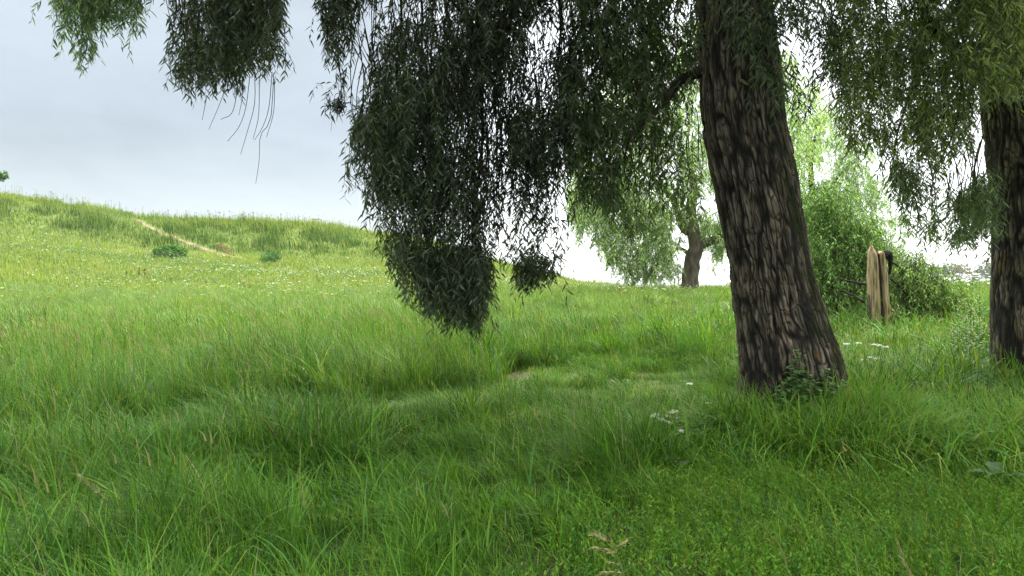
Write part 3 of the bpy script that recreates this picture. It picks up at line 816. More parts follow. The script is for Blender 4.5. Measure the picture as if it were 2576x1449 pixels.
# the drooping low branch that leaves the trunk at the left
limb(big, [(*P(1800, 165, 8.5), .085), (*P(1755, 182, 8.5), .062), (*P(1710, 205, 8.5), .052), (*P(1680, 245, 8.45), .042), (*P(1640, 292, 8.4), .03), (*P(1590, 335, 8.35), .018), (*P(1570, 400, 8.3), .008)], n=12, seed=7)
def branch(px, d, r0, r1, parent, seed=1):
    k = len(px); pts = [(*P(a, b, d + .25 * math.sin(i * 1.3 + seed)), r0 + (r1 - r0) * i / (k - 1)) for i, (a, b) in enumerate(px)]
    return limb(parent, pts, 'branch', 7, seed)
for k, (px, r0, r1) in enumerate([
        ([(1040, -120), (1060, 0), (1062, 90), (1058, 160), (1048, 240)], .02, .008),
        ([(1140, -120), (1165, 0), (1192, 90), (1210, 170), (1212, 260), (1214, 340), (1206, 430), (1198, 520), (1196, 640)], .04, .009),
        ([(1110, -100), (1125, 40), (1150, 130), (1170, 220), (1178, 330), (1172, 430), (1165, 540), (1160, 660)], .024, .006),
        ([(1200, -120), (1250, 20), (1300, 90), (1330, 160)], .03, .01),
        ([(1090, -60), (1160, 30), (1225, 90), (1290, 120)], .022, .008),
        ([(1000, -100), (1010, 40), (1000, 180), (985, 320), (990, 470)], .02, .005),
        ([(1390, -100), (1412, 40), (1405, 140), (1408, 260)], .024, .007),
        ([(1500, -140), (1480, 20), (1440, 120), (1420, 200)], .026, .008),
        ([(1250, 240), (1262, 360), (1255, 470), (1262, 560), (1300, 640)], .011, .004),
        ([(1185, 420), (1190, 560), (1180, 700), (1170, 790)], .012, .004)]):
    branch(px, 9.0, r0, r1, big, k)
# long bare twigs trailing under the left clump
mb = MB()
for px in [[(628, 190), (618, 270), (600, 320), (572, 355)], [(575, 170), (560, 240), (525, 325)], [(600, 200), (585, 280), (555, 300)],
           [(640, 180), (640, 260), (622, 330), (605, 388)], [(688, 190), (680, 300), (655, 340), (652, 400), (643, 462)], [(684, 180), (676, 270), (660, 320), (640, 352)],
           [(690, 200), (688, 280), (670, 345)], [(520, 240), (508, 302)], [(652, 190), (650, 290), (636, 350)], [(612, 190), (608, 250), (600, 290)]]:
    sp = spline([P(a, b, 9.2) for a, b in px], 10); tube(mb, sp, np.linspace(.0055, .003, 10), 4)
mb.build('bare_twigs', TWIG, big)

C_A = [(120, -120), (380, -120), (368, 30), (340, 60), (350, 85), (310, 80), (285, 60), (262, 110), (245, 152), (205, 150), (175, 120), (150, 70), (128, 60)]
C_B = [(430, -120), (740, -120), (722, 60), (718, 120), (700, 200), (640, 190), (600, 220), (560, 225), (515, 262), (480, 250), (430, 215), (418, 150), (440, 120), (395, 50), (440, 30)]
C_C = [(795, -120), (960, -120), (950, 60), (910, 110), (890, 150), (860, 180), (868, 240), (850, 275), (822, 270), (820, 200), (800, 160), (788, 80)]
C_D = [(930, -160), (1260, -160), (1230, 150), (1215, 330), (1225, 480), (1240, 600), (1262, 640), (1258, 680), (1225, 730), (1222, 840), (1120, 838), (1090, 800), (1020, 750), (965, 715), (985, 640), (950, 610),
       (965, 550), (900, 470), (892, 400), (880, 350), (925, 310), (935, 190), (960, 60)]
C_D2 = [(925, 190), (1120, 150), (1150, 330), (1130, 560), (1100, 740), (1000, 720), (985, 640), (950, 600), (890, 470), (885, 350)]
C_E = [(1180, -160), (1480, -160), (1470, 200), (1450, 330), (1440, 430), (1400, 470), (1350, 430), (1300, 460), (1262, 400), (1240, 300), (1215, 200)]
C_E3 = [(1275, 380), (1440, 380), (1425, 560), (1395, 640), (1310, 650), (1290, 540)]
C_E2 = [(1290, 640), (1395, 650), (1395, 705), (1340, 755), (1312, 740)]
C_F = [(1420, -160), (1800, -160), (1790, 150), (1765, 230), (1700, 300), (1680, 370), (1640, 400), (1600, 460), (1540, 540), (1500, 570), (1450, 480), (1410, 420), (1410, 250), (1430, 100)]
C_F2 = [(1460, 330), (1770, 260), (1775, 400), (1790, 520), (1760, 600), (1700, 560), (1620, 600), (1540, 610), (1450, 500)]
C_G = [(1800, -160), (2070, -160), (2060, 40), (2010, 90), (1950, 110), (1900, 150), (1870, 170), (1830, 140), (1800, 60)]
C_G2 = [(1930, 60), (2000, 100), (1990, 330), (1950, 330), (1935, 230), (1850, 210), (1840, 150)]
FT = 'drooping_foliage'
foliage(big, FT, C_A, 9.6, 1.3, 420, 101, .42, gscale=60, strands=40, tint=(1.8, 2.2, 1.8), pale=.6)
foliage(big, FT, C_B, 9.3, 1.5, 900, 102, .42, gscale=60, strands=110, slen=1.0)
foliage(big, FT, C_C, 8.9, .9, 230, 103, .46, gscale=40, strands=90, slen=.9, per=9)
foliage(big, FT, C_D, 9.0, 1.5, 1100, 104, .50, gscale=60, strands=240, slen=1.4)
foliage(big, FT, C_D2, 8.8, 1.2, 560, 105, .47, gscale=60, strands=120, tint=(1.1, 1.2, 1.1))
foliage(big, FT, [(1040, 640), (1225, 640), (1226, 842), (1125, 842), (1060, 770)], 8.8, .8, 460, 115, .3, gscale=80, strands=60, pale=.5, tint=(1.15, 1.15, 1.2))
foliage(big, FT, C_E, 9.2, 1.6, 950, 106, .46, gscale=60, strands=200, slen=1.2)
foliage(big, FT, [(1150, 120), (1330, 120), (1330, 690), (1180, 720)], 9.1, .8, 150, 116, .47, gscale=50, strands=110, slen=1.5, per=8)
foliage(big, FT, C_E3, 9.1, .8, 130, 117, .47, gscale=45, strands=40, slen=.9, per=9)
foliage(big, FT, C_E2, 9.2, .7, 120, 107, .3, gscale=60)
foliage(big, FT, C_F, 9.6, 2.4, 1650, 108, .44, gscale=60, strands=150, tint=(1.5, 1.6, 1.1))
foliage(big, FT, C_F2, 9.9, 1.8, 210, 118, .5, gscale=50, strands=40, slen=.8, tint=(1.8, 2.0, 1.3))
foliage(big, FT, C_G, 8.1, 1.2, 190, 109, .42, gscale=60, tint=(1.3, 1.4, 1.2), pale=.5)
foliage(big, FT, C_G2, 7.9, .5, 46, 110, .42, gscale=60, tint=(1.4, 1.5, 1.3), pale=.6)
# a dark tangle of dead twigs caught at the end of one strand
mb = MB(); cc = P(850, 266, 8.9)
for k in range(70):
    a = rng.normal(size=3) * .045; b = rng.normal(size=3) * .05
    tube(mb, spline([cc + a, cc + (a + b) / 2 + rng.normal(size=3) * .03, cc + b], 5), .004, 4)
tube(mb, spline([P(862, 180, 8.9), P(866, 220, 8.9), cc], 8), .003, 4)
tube(mb, spline([cc, P(836, 300, 8.9), P(832, 330, 8.9)], 8), .0025, 4)
mb.build('twig_tangle', DARKWOOD, big)
clear = lambda p: (p[:, 2] > EYE + .405 * np.maximum(p[:, 1], 0) + .7) | (p[:, 1] < .3) & (p[:, 2] > 3.5)
canopy(big, (1.2, 7.5, 9.3), (9.2, 8.2, 5.0), 9000, clear, seed=5)

# ---------------- the second willow at the right edge
R_ = 11.0
def RP(dx, dy, d, r): return [*P(dx, dy, d), r]
right = thing('willow_tree', (*P(2600, 960, R_)[:2], 0), 'dark willow whose trunk is cut by the right edge of the photo', 'tree')
bark_trunk('trunk', [RP(2625, 1085, R_, .78), RP(2618, 900, R_, .62), RP(2615, 700, R_, .60), RP(2612, 500, R_, .58), RP(2598, 385, R_, .58), RP(2580, 240, R_, .56), RP(2578, 60, R_, .52), [7.7, 11, 7.2, .46]],
           right, 60, .26, 460, 420, 8, moss_side=None)
limb(right, [(*P(2545, 190, 11), .2), (*P(2470, 160, 10.6), .13), (*P(2390, 110, 10.2), .085), (*P(2330, 40, 9.9), .06), (*P(2300, -60, 9.6), .04)], seed=12)
limb(right, [(7.7, 11, 6.8, .36), (6.2, 10.2, 8.2, .24), (4.8, 9.6, 8.8, .14), (3.8, 9, 8.2, .05)], seed=13)
limb(right, [(7.7, 11, 6.8, .36), (8.4, 9, 9, .22), (8.6, 6.5, 10, .1), (8.3, 4.4, 9.5, .04)], seed=14)
limb(right, [(7.7, 11, 6.8, .36), (8.6, 12, 9.5, .22), (9.2, 13, 12.5, .06)], seed=15)
for k, px in enumerate([[(2180, -60), (2130, 60), (2080, 170), (2060, 230)], [(2330, 60), (2300, 200), (2260, 330), (2240, 460)], [(2390, 110), (2420, 200), (2400, 330), (2350, 430)], [(2470, 160), (2440, 250), (2460, 300)]]):
    branch(px, 10, .022, .005, right, 20 + k)
C_H = [(2060, -160), (2600, -160), (2600, 200), (2500, 260), (2440, 330), (2420, 430), (2380, 520), (2300, 420), (2230, 440), (2180, 400), (2120, 370), (2075, 300), (2110, 230), (2050, 180), (2080, 60)]
C_H2 = [(2200, 420), (2310, 430), (2400, 470), (2510, 420), (2520, 600), (2430, 620), (2380, 560), (2330, 620), (2290, 600), (2260, 520)]
C_I = [(2330, 520), (2420, 480), (2480, 440), (2560, 430), (2560, 590), (2500, 622), (2440, 600), (2360, 640), (2300, 600)]
foliage(right, FT, C_H, 10, 2.6, 2000, 121, .44, gscale=75, strands=160, tint=(2.7, 2.6, 1.6), pale=.7)
foliage(right, FT, [(2380, -160), (2600, -160), (2600, 250), (2500, 260), (2420, 180)], 9.0, 1.5, 560, 122, .33, tint=(3.2, 3.1, 1.8), pale=1.0)
foliage(right, FT, C_H2, 10, 2, 300, 123, .5, gscale=55, strands=60, slen=.8, tint=(2.0, 2.2, 1.5), per=9)
foliage(right, FT, C_I, 14, 2.5, 190, 124, .52, gscale=45, tint=(2.2, 2.5, 1.5))
foliage(right, FT, [(2010, 60), (2120, 20), (2110, 260), (2060, 260), (1995, 330), (1975, 200)], 9, 1.0, 70, 125, .45, strands=12, slen=.6, per=8)
canopy(right, (8.5, 10, 10.5), (7.5, 7.5, 5.0), 3800, clear, seed=25)

# ---------------- the pale willow standing out in the meadow
D_ = 44.0
fb = P(1736, 748, D_); gz0 = float(height(fb[0], fb[1]))
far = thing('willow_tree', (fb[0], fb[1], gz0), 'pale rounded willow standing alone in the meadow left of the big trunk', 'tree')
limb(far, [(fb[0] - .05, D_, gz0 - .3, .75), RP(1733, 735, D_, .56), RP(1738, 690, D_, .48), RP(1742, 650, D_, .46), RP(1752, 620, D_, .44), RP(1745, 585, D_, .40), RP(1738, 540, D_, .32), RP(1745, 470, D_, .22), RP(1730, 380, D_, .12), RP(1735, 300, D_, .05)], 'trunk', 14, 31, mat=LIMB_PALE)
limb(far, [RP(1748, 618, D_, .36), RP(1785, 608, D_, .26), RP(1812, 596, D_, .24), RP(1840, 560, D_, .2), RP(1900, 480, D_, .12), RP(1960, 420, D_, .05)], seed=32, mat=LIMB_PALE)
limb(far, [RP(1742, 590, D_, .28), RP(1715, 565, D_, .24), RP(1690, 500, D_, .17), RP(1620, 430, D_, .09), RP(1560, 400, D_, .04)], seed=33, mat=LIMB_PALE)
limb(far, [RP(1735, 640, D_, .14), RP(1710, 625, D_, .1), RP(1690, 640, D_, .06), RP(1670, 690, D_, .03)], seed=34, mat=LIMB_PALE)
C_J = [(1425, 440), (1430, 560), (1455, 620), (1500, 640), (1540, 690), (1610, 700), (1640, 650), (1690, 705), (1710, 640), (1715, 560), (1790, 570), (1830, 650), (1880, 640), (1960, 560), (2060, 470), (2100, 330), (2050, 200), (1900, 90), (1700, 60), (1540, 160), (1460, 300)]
foliage(far, 'crown', C_J, D_, 6, 5200, 131, .43, L=.6, reach=.65, per=13, leaf=.21, lw=.05, tint=(4.6, 4.8, 3.7), pale=1.6, gscale=45)  # haze and glare lightened into the leaf tint of all its crowns
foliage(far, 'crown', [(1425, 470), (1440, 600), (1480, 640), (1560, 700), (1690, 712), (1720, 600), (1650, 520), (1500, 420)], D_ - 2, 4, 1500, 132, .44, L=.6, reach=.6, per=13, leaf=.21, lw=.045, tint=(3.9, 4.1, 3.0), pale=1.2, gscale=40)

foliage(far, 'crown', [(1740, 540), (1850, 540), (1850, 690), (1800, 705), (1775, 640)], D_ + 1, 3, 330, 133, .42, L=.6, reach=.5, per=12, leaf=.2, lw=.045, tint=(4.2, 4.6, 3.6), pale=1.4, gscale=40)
# a thin young tree far behind, seen beside that trunk
sb = hit(1705, 731, 60, 110) if True else None
sb = np.array([P(1705, 731, 90)[0], 90, float(height(P(1705, 731, 90)[0], 90))])
sap = thing('young_tree', sb, 'small thin young tree far off beside the lone willow trunk', 'tree')
limb(sap, [(sb[0], 90, sb[2] - .1, .06), (sb[0] + .05, 90, sb[2] + 1.4, .05), (sb[0], 90.1, sb[2] + 3.2, .02)], 'trunk', 6, 41)
def ball_crown(parent, ctr, rad, n, leaf, lw, tint, seed, name='crown', per=10, L=.3, reach=.3, mat=None, cols=None):
    p = unit(rng.normal(size=(n * 3, 3))) * (rng.random((n * 3, 1)) ** .45)
    g_ = fbm(p[:, 0] * 2.2 + seed, p[:, 2] * 2.2 + p[:, 1] * 1.7, seed, 2)
    p = p[g_ > .42][:n]; n = len(p)
    pts = np.array(ctr) + p * np.array(rad)
    c = hanging(pts, L * (.4 + rng.random(n)), reach * (.4 + rng.random(n)), 4, -.4)
    mb = MB(); twig_tubes(mb, c, leaf * .05, leaf * .02)
    v, f, col = twig_leaves(c, per, leaf, lw, 1.1, tint=tint, pale=.4)
    tw = mb.build(name, TWIG, parent)
    mesh('leaves', v, [f], LEAFY, tw, col, smooth_=False)
ball_crown(sap, sb + np.array([0, 0, 2.3]), (1.2, 1.2, 1.5), 160, .2, .06, (2.2, 2.4, 2.2), 42)

# ---------------- bushes
def bush(name, label, px, d, blobs, n, leaf, lw, tint, seed, stems=6, **kw):
    b = P(*px, d); b[2] = float(height(b[0], b[1]))
    o = thing(name, b, label, 'bush')
    mb = MB()
    for k in range(stems):
        a = rng.random() * 6.28; q = blobs[k % len(blobs)]
        e = P(q[0], q[1], d); s = d * DS / F
        e = e + np.array([math.cos(a) * q[2] * s * .6, math.sin(a) * q[2] * s * .5, q[3] * s * .3])
        tube(mb, spline([b + rng.normal(size=3) * .15 * np.array([1, 1, 0]) - np.array([0, 0, .1]), (b + e) / 2 + rng.normal(size=3) * .12 * d / 20, e], 10), np.linspace(.035, .009, 10) * min(d, 30) / 22, 6)
    mb.build('stems', LIMB, o)
    for k, (cx, cy, rx, ry, share) in enumerate(blobs):
        s = d * DS / F
        ball_crown(o, P(cx, cy, d), (rx * s, min(rx * s, 1.7), ry * s), int(n * share), leaf, lw, tint, seed + k, 'foliage', **kw)
    return o
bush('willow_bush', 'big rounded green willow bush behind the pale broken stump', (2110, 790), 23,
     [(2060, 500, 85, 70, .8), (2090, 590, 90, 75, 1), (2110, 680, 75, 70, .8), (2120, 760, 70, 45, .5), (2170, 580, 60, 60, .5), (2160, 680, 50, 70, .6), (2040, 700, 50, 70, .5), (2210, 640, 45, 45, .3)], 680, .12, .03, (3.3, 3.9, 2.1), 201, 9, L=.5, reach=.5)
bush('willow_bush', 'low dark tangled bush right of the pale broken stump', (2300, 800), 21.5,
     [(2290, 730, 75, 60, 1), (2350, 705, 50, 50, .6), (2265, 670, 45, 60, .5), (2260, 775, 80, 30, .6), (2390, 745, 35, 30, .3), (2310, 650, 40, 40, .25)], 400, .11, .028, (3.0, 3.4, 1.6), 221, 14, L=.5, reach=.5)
# pale high foliage behind: another willow beyond the bush
wb = P(2040, 700, 52); wb[2] = float(height(wb[0], wb[1]))
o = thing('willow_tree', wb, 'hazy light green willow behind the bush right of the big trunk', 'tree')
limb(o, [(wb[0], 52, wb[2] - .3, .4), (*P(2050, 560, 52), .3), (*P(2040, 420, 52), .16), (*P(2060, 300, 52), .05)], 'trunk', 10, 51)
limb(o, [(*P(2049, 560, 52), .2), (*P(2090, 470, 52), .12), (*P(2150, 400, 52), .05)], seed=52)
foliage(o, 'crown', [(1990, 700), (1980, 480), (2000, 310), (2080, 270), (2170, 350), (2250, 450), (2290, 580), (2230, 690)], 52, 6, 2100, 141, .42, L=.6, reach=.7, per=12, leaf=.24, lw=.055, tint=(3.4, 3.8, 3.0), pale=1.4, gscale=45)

for lab, px, blobs, n, tint in [
        ('dense dark green round bush on the slope left of the path', (426, 648), [(412, 630, 24, 14, 1), (440, 629, 26, 15, 1), (426, 624, 22, 14, .8)], 200, (1.8, 3.0, .8)),
        ('small sparse bluish green bush right of the foot of the path', (680, 664), [(676, 646, 22, 17, .5), (692, 638, 16, 13, .25), (660, 655, 14, 7, .2)], 80, (1.8, 2.9, 1.4)),
        ('two leafy sprigs of scrub on the skyline left of the path top', (322, 546), [(293, 533, 9, 6, .5), (322, 535, 12, 7, .7)], 40, (2.8, 3.8, 1.8))]:
    h_ = hit(*px, 45, 90)
    bush('bush', lab, (px[0], px[1]), h_[1], blobs, n * 3, .13, .05, tint, int(px[0]), 5, L=.3, reach=.2, per=12)

# tree beyond the left edge, one bough of it reaching into the picture
tb = np.array([P(-60, 500, 80)[0], 80, 0]); tb[2] = float(height(tb[0], 80))
o = thing('bough_tree', tb, 'dark green bough of a tree poking in from the left edge above the rampart', 'tree')
limb(o, [(*tb, .3), (tb[0], 80, tb[2] + 1.5, .24), (tb[0] + .2, 80, tb[2] + 4.5, .1)], 'trunk', 8, 61)
limb(o, [(tb[0] + .05, 80, tb[2] + 1.6, .12), (*P(-30, 448, 80), .08), (*P(8, 436, 80), .03)], seed=62)
ball_crown(o, P(-6, 436, 80), (.95, .9, .55), 150, .22, .09, (1.5, 2.3, 1.2), 63, L=.3, reach=.25)
ball_crown(o, tb + np.array([-.3, 0, 4.2]), (1.2, 1.2, 1.5), 260, .22, .09, (.9, 1.3, .8), 64, L=.3, reach=.25)

# ---------------- the broken pale stump
sg = P(2212, 800, 20); sg[2] = float(height(sg[0], sg[1]))
o = thing('broken_tree_stump', sg, 'pale split stump of a snapped tree standing before the bushes', 'tree stump')
S_ = 20 * DS / F
def shard(px_pts, name, mat, seed, top_jag):
    """a slab of split trunk from (display x, display y, half width) rows"""
    sp = spline(px_pts, 60); na = 40; a = np.linspace(0, 2 * np.pi, na, endpoint=False)
    t = np.linspace(0, 1, 60)[:, None]
    r = sp[:, 2:3] * S_ * .88 * (1 + .22 * (fbm(np.cos(a) * 2.5 + 4 + 0 * t, np.sin(a) * 2.5 + t * 2, seed, 3) - .5)) * (1 + .16 * (vnp(a / 2 / np.pi * 17, t * 5, 17, seed + 2) - .5) + .12 * (vnp(a / 2 / np.pi * 31, t * 9, 31, seed + 3) - .5))
    zt = EYE - (sp[:, 1:2] * DS - HY) / F * 20 + (fbm(np.cos(a) * 3 + 0 * t, np.sin(a) * 3 + 0 * t, seed + 4, 2) - .5) * top_jag * t ** 6
    v = np.stack([(sp[:, :1] * DS - CX) / F * 20 + r * np.cos(a), 20 + 1.25 * r * np.sin(a), zt + 0 * a], -1)
    i = np.arange(59)[:, None] * na; k = np.arange(na); k2 = (k + 1) % na
    q = np.stack([i + k, i + k2, i + na + k2, i + na + k], -1).reshape(-1, 4)
    return mesh(name, v, [q, (np.arange(na) + 59 * na)[None]], mat, o)
shard([(2202, 830, 17), (2200, 770, 16), (2197, 710, 15), (2196, 660, 14), (2194, 635, 11), (2192, 622, 4)], 'tall_shard', WOOD, 5, .35)
shard([(2228, 830, 15), (2226, 770, 12), (2223, 710, 10.5), (2220, 660, 10), (2217, 640, 9), (2216, 635, 7)], 'short_shard', WOOD, 9, .2)
shard([(2212, 830, 16), (2213, 760, 9), (2212, 700, 7), (2211, 650, 6), (2210, 640, 4)], 'rotten_heart', DARKWOOD, 12, .1)
shard([(2189, 832, 6), (2187, 775, 6), (2187, 745, 5), (2188, 735, 2)], 'grey_bark', GREYWOOD, 15, .2)
limb(o, [(*P(2222, 640, 20.1), .1), (*P(2233, 640, 20.0), .12), (*P(2240, 655, 20.0), .07), (*P(2238, 690, 20.1), .03)], 'broken_limb', 8, 71, DARKWOOD)
# fallen branches slumped to the right of it
for k, px in enumerate([[(2245, 660), (2290, 690), (2330, 720), (2370, 745)], [(2240, 700), (2280, 740), (2300, 790)], [(2180, 715), (2140, 708), (2105, 700)], [(2176, 760), (2140, 740), (2110, 730)]]):
    f_ = P(*px[0], 21.0)
    t_ = thing('dead_branch', (f_[0], f_[1], f_[2]), ['long dead branch sloping down right from the pale stump', 'short dead branch leaning down beside the stump on its right', 'upper bare branch sticking out left of the stump', 'lower bare branch sticking out left of the stump'][k], 'branch', 'dead branches around the stump')
    limb(t_, [(*P(a, b, 21.0 + .2 * i), .034 - .007 * i) for i, (a, b) in enumerate(px)], 'stick', 7, 80 + k)

# ---------------- far wood, poles, board, rail
mb = MB()
def far_crowns():
    vs, fs, cs, off = [], [], [], 0
    for k in range(84):
        u_ = .30 + .62 * k / 84; d = 420 + 60 * rng.random()
        x0 = u_ * d; hgt = (4 + 3 * rng.random()) if u_ < .52 else (10 + 6 * rng.random())
        g_ = float(height(x0, d)); n_ = 520
        p = unit(rng.normal(size=(n_, 3))) * (rng.random((n_, 1)) ** .3)
        pts = np.array([x0, d, g_ + hgt * .5]) + p * np.array([4.5 + 2 * rng.random(), 3, hgt * .55])
        v, f = leaf_arrays(pts, unit(rng.normal(size=(n_, 3)) + np.array([0, 0, -.3])), np.full(n_, 1.5), np.full(n_, 1.0))
        c = np.array([[.09, .13, .05], [.12, .16, .06], [.17, .15, .05]])[rng.integers(0, 3)] * (.8 + .4 * rng.random((n_, 1)))
        vs.append(v); fs.append(f + off); cs.append(np.repeat(c, 6, 0)); off += len(v)
    tag(mesh('distant_wood', np.concatenate(vs), [np.concatenate(fs)], LEAFY, col=np.concatenate(cs), smooth_=False), 'hazy far-off wood along the horizon at the right', 'wood', kind='stuff')
far_crowns()

for k, (dx, top_, d, lab) in enumerate([(1411, 627, 150, 'tallest and nearest of the three thin grey poles on the horizon'),
                                        (1444, 675, 200, 'middle thin grey pole with a slanting strut on the horizon'),
                                        (1497, 694, 260, 'shortest and farthest of the three thin grey poles')]):
    t_ = P(dx, top_, d); b = np.array([t_[0], d, float(height(t_[0], d))])
    o = thing('utility_pole', b, lab, 'pole', 'utility poles along the horizon')
    m1 = MB(); tube(m1, [b - [0, 0, .5], (b + t_) / 2, t_], [.16 * d / 150, .14 * d / 150, .11 * d / 150], 8); m1.build('post', POLE, o)
    m1 = MB(); c_ = t_ - np.array([0, 0, .35])
    tube(m1, [c_ - [.55, 0, 0], c_, c_ + [.55, 0, 0]], .05, 6); m1.build('crossarm', POLE, o)
    if k == 1:
        m1 = MB(); tube(m1, [P(1420, 716, d), P(1432, 697, d), P(1443, 680, d)], .12, 6); m1.build('strut', POLE, o)

def box(mb, c, s):
    c, s = np.array(c, float), np.array(s, float) / 2
    v = np.array([[x, y, z] for x in (-1, 1) for y in (-1, 1) for z in (-1, 1)]) * s + c
    mb.add(v, [np.array([[0, 1, 3, 2], [4, 6, 7, 5], [0, 4, 5, 1], [2, 3, 7, 6], [0, 2, 6, 4], [1, 5, 7, 3]])])
bd = 85.5
c_ = P(609, 541, bd); gz1 = float(height(c_[0], bd)); s_ = bd * DS / F
o = thing('notice_board', (c_[0], bd, gz1), 'small white two-panel board on the skyline of the rampart', 'sign')
for k in (0, 1):
    m1 = MB(); box(m1, (c_[0], bd, c_[2] + (k - .5) * 6 * s_), (10 * s_, .05, 5 * s_)); m1.build('panel', PAINT, o, False)
for sx in (-4, 4):
    m1 = MB(); tube(m1, [(c_[0] + sx * s_, bd + .07, gz1 - .2), (c_[0] + sx * s_, bd + .07, c_[2]), (c_[0] + sx * s_, bd + .07, c_[2] + 5 * s_)], .035, 6); m1.build('post', POLE, o)
c_ = P(797, 562, 86.5); gz1 = float(height(c_[0], 86.5))
o = thing('rail_fence', (c_[0], 86.5, gz1), 'tiny low reddish wooden rail on the crest of the rampart', 'rail')
m1 = MB(); tube(m1, [(c_[0] - .55, 86.5, gz1 + .85), (c_[0], 86.5, gz1 + .82), (c_[0] + .55, 86.5, gz1 + .75)], .045, 6); m1.build('rail', RAILWOOD, o)
for sx in (-.5, .5):
    m1 = MB(); tube(m1, [(c_[0] + sx, 86.56, gz1 - .1), (c_[0] + sx, 86.56, gz1 + .4), (c_[0] + sx, 86.56, gz1 + .84)], .04, 6); m1.build('post', RAILWOOD, o)

# ---------------- leafy weeds that stand out one by one
def weed(name, label, cat, group, base, top, n_leaf, leaf, lw, tint, droop=.5, ovate=False, r=.006):
    base, top = np.array(base, float), np.array(top, float)
    o = thing(name, base, label, cat, group)
    sp = spline([base - [0, 0, .05], base * .5 + top * .5 + rng.normal(size=3) * .02, top], 12)
    mb = MB(); tube(mb, sp, np.linspace(r, r * .4, 12), 5, c=FRESH * .8); mb.build('stem', LEAFY, o)
    t = np.linspace(.12, 1, n_leaf); p = np.stack([np.interp(t * 11, np.arange(12), sp[:, k]) for k in range(3)], -1)
    az = np.arange(n_leaf) * 2.399 + rng.random() * 6
    d = unit(np.stack([np.cos(az), np.sin(az), np.full(n_leaf, .35) + .5 * t], -1))
    ln = leaf * (1.1 - .55 * t) * (.85 + .3 * rng.random(n_leaf))
    rv = np.array([0, 0, 1.0]); side = unit(np.cross(d, rv))
    K = 5; tt = np.linspace(0, 1, K + 1)
    prof = np.sin(np.pi * tt ** (.75 if not ovate else .6)) * .5 + .02
    c = p[:, None] + d[:, None] * (ln[:, None, None] * tt[None, :, None]) - np.array([0, 0, 1.0]) * (droop * ln[:, None, None] * tt[None, :, None] ** 2)
    wd = (lw * (1.15 - .5 * t))[:, None, None] * prof[None, :, None]
    v = np.stack([c - side[:, None] * wd + [0, 0, .004], c, c + side[:, None] * wd + [0, 0, .004]], 2)
    i = ((np.arange(n_leaf)[:, None] * (K + 1) + np.arange(K)) * 3).reshape(-1)
    q = np.concatenate([np.stack([i, i + 1, i + 4, i + 3], -1), np.stack([i + 1, i + 2, i + 5, i + 4], -1)])
    col = np.array(tint) * (.85 + .3 * rng.random((n_leaf, 1)))
    mesh('leaves', v, [q], LEAFY, o, np.repeat(col, (K + 1) * 3, 0))
    return o

def gpt(dx, d):
    x = (dx * DS - CX) / F * d
    return np.array([x, d, float(height(x, d))])
WL = ['tall willowherb stem topping the clump left of the hanging curtain', 'leafy willowherb stem in the clump left of the hanging curtain']
for k, (dx, ty) in enumerate([(868, 770), (884, 752), (900, 758), (916, 750), (932, 743), (948, 757), (962, 768), (908, 775), (940, 772), (893, 780), (876, 785)]):
    d = 19.5 + .7 * rng.random(); b = gpt(dx + 3 * rng.normal(), d)
    weed('willowherb_plant', WL[0] if ty == 743 else WL[1], 'weed', 'willowherb clump beside the hanging curtain', b, P(dx, ty, d), 30, .17, .05, (.055, .12, .025), .6)
for k, (dx, ty, d) in enumerate([(2444, 688, 14), (2410, 760, 14), (2475, 765, 13.6), (2460, 725, 14.5), (2425, 800, 13.5), (2490, 810, 13.8), (2395, 815, 13.3), (2445, 790, 13.2), (2505, 760, 14.6)]):
    weed('willowherb_plant', 'tallest leafy weed stem left of the right-hand trunk' if k == 0 else 'leafy weed stem in the clump left of the right-hand trunk', 'weed', 'weed clump left of the right trunk', gpt(dx, d), P(dx + 4, ty, d), 34, .2, .055, (.07, .14, .03), .6)
for k, (dx, ty, d) in enumerate([(1735, 755, 24), (1725, 770, 23), (1745, 765, 24), (1950, 790, 22)]):
    weed('willowherb_plant', 'thin leafy weed standing in the bright grass below the lone willow' if k < 3 else 'thin leafy weed right beside the big trunk in the bright grass', 'weed', 'weeds in the bright grass', gpt(dx, d), P(dx, ty, d), 26, .17, .05, (.06, .125, .028), .6)

# nettles at the foot of the big trunk
for k, (dx, ty, d, lab) in enumerate([(2003, 884, 7.72, 'tallest nettle growing up against the big trunk'), (2030, 935, 7.66, 'middle nettle against the right half of the big trunk'),
                                      (1975, 960, 7.6, 'short nettle at the left of the nettle patch on the trunk'), (2075, 930, 7.75, 'nettle at the right of the patch on the trunk')]):
    weed('nettle_plant', lab, 'nettle', 'nettles at the big trunk', gpt(dx, d), P(dx, ty, d), 36, .19, .11, (.12, .25, .06), .75, True)

for k, (dx, ty, d) in enumerate([(1990, 925, 7.6), (2050, 960, 7.55), (2095, 965, 7.6), (2015, 955, 7.5), (1960, 985, 7.5), (2125, 960, 7.8)]):
    weed('nettle_plant', 'low nettle among the nettles crowding the foot of the big trunk', 'nettle', 'low nettles at the big trunk', gpt(dx, d), P(dx, ty, d), 30, .18, .10, (.11, .23, .055), .75, True)
b = gpt(1452, 18.5); n = 420
o = thing('grass_tussock', b, 'dark green grass tussock in the bright grass left of the lone willow', 'tussock')
a = rng.random(n) * 6.283; r_ = np.sqrt(rng.random(n))
x_, y_ = b[0] + r_ * np.cos(a) * 1.1, b[1] + r_ * np.sin(a) * .6; h_ = .5 + .5 * rng.random(n)
v, q, c = blade_mesh(x_, y_, h_, .012 + .014 * rng.random(n), (h_ * (.2 + .7 * rng.random(n)))[:, None] * np.stack([np.cos(a), np.sin(a)], -1), a + 1.57 + rng.normal(0, .4, n), pick([DEEP * .6, FRESH * .5], np.tile([[1, .6]], (n, 1))), 5, .08, droop=.6)
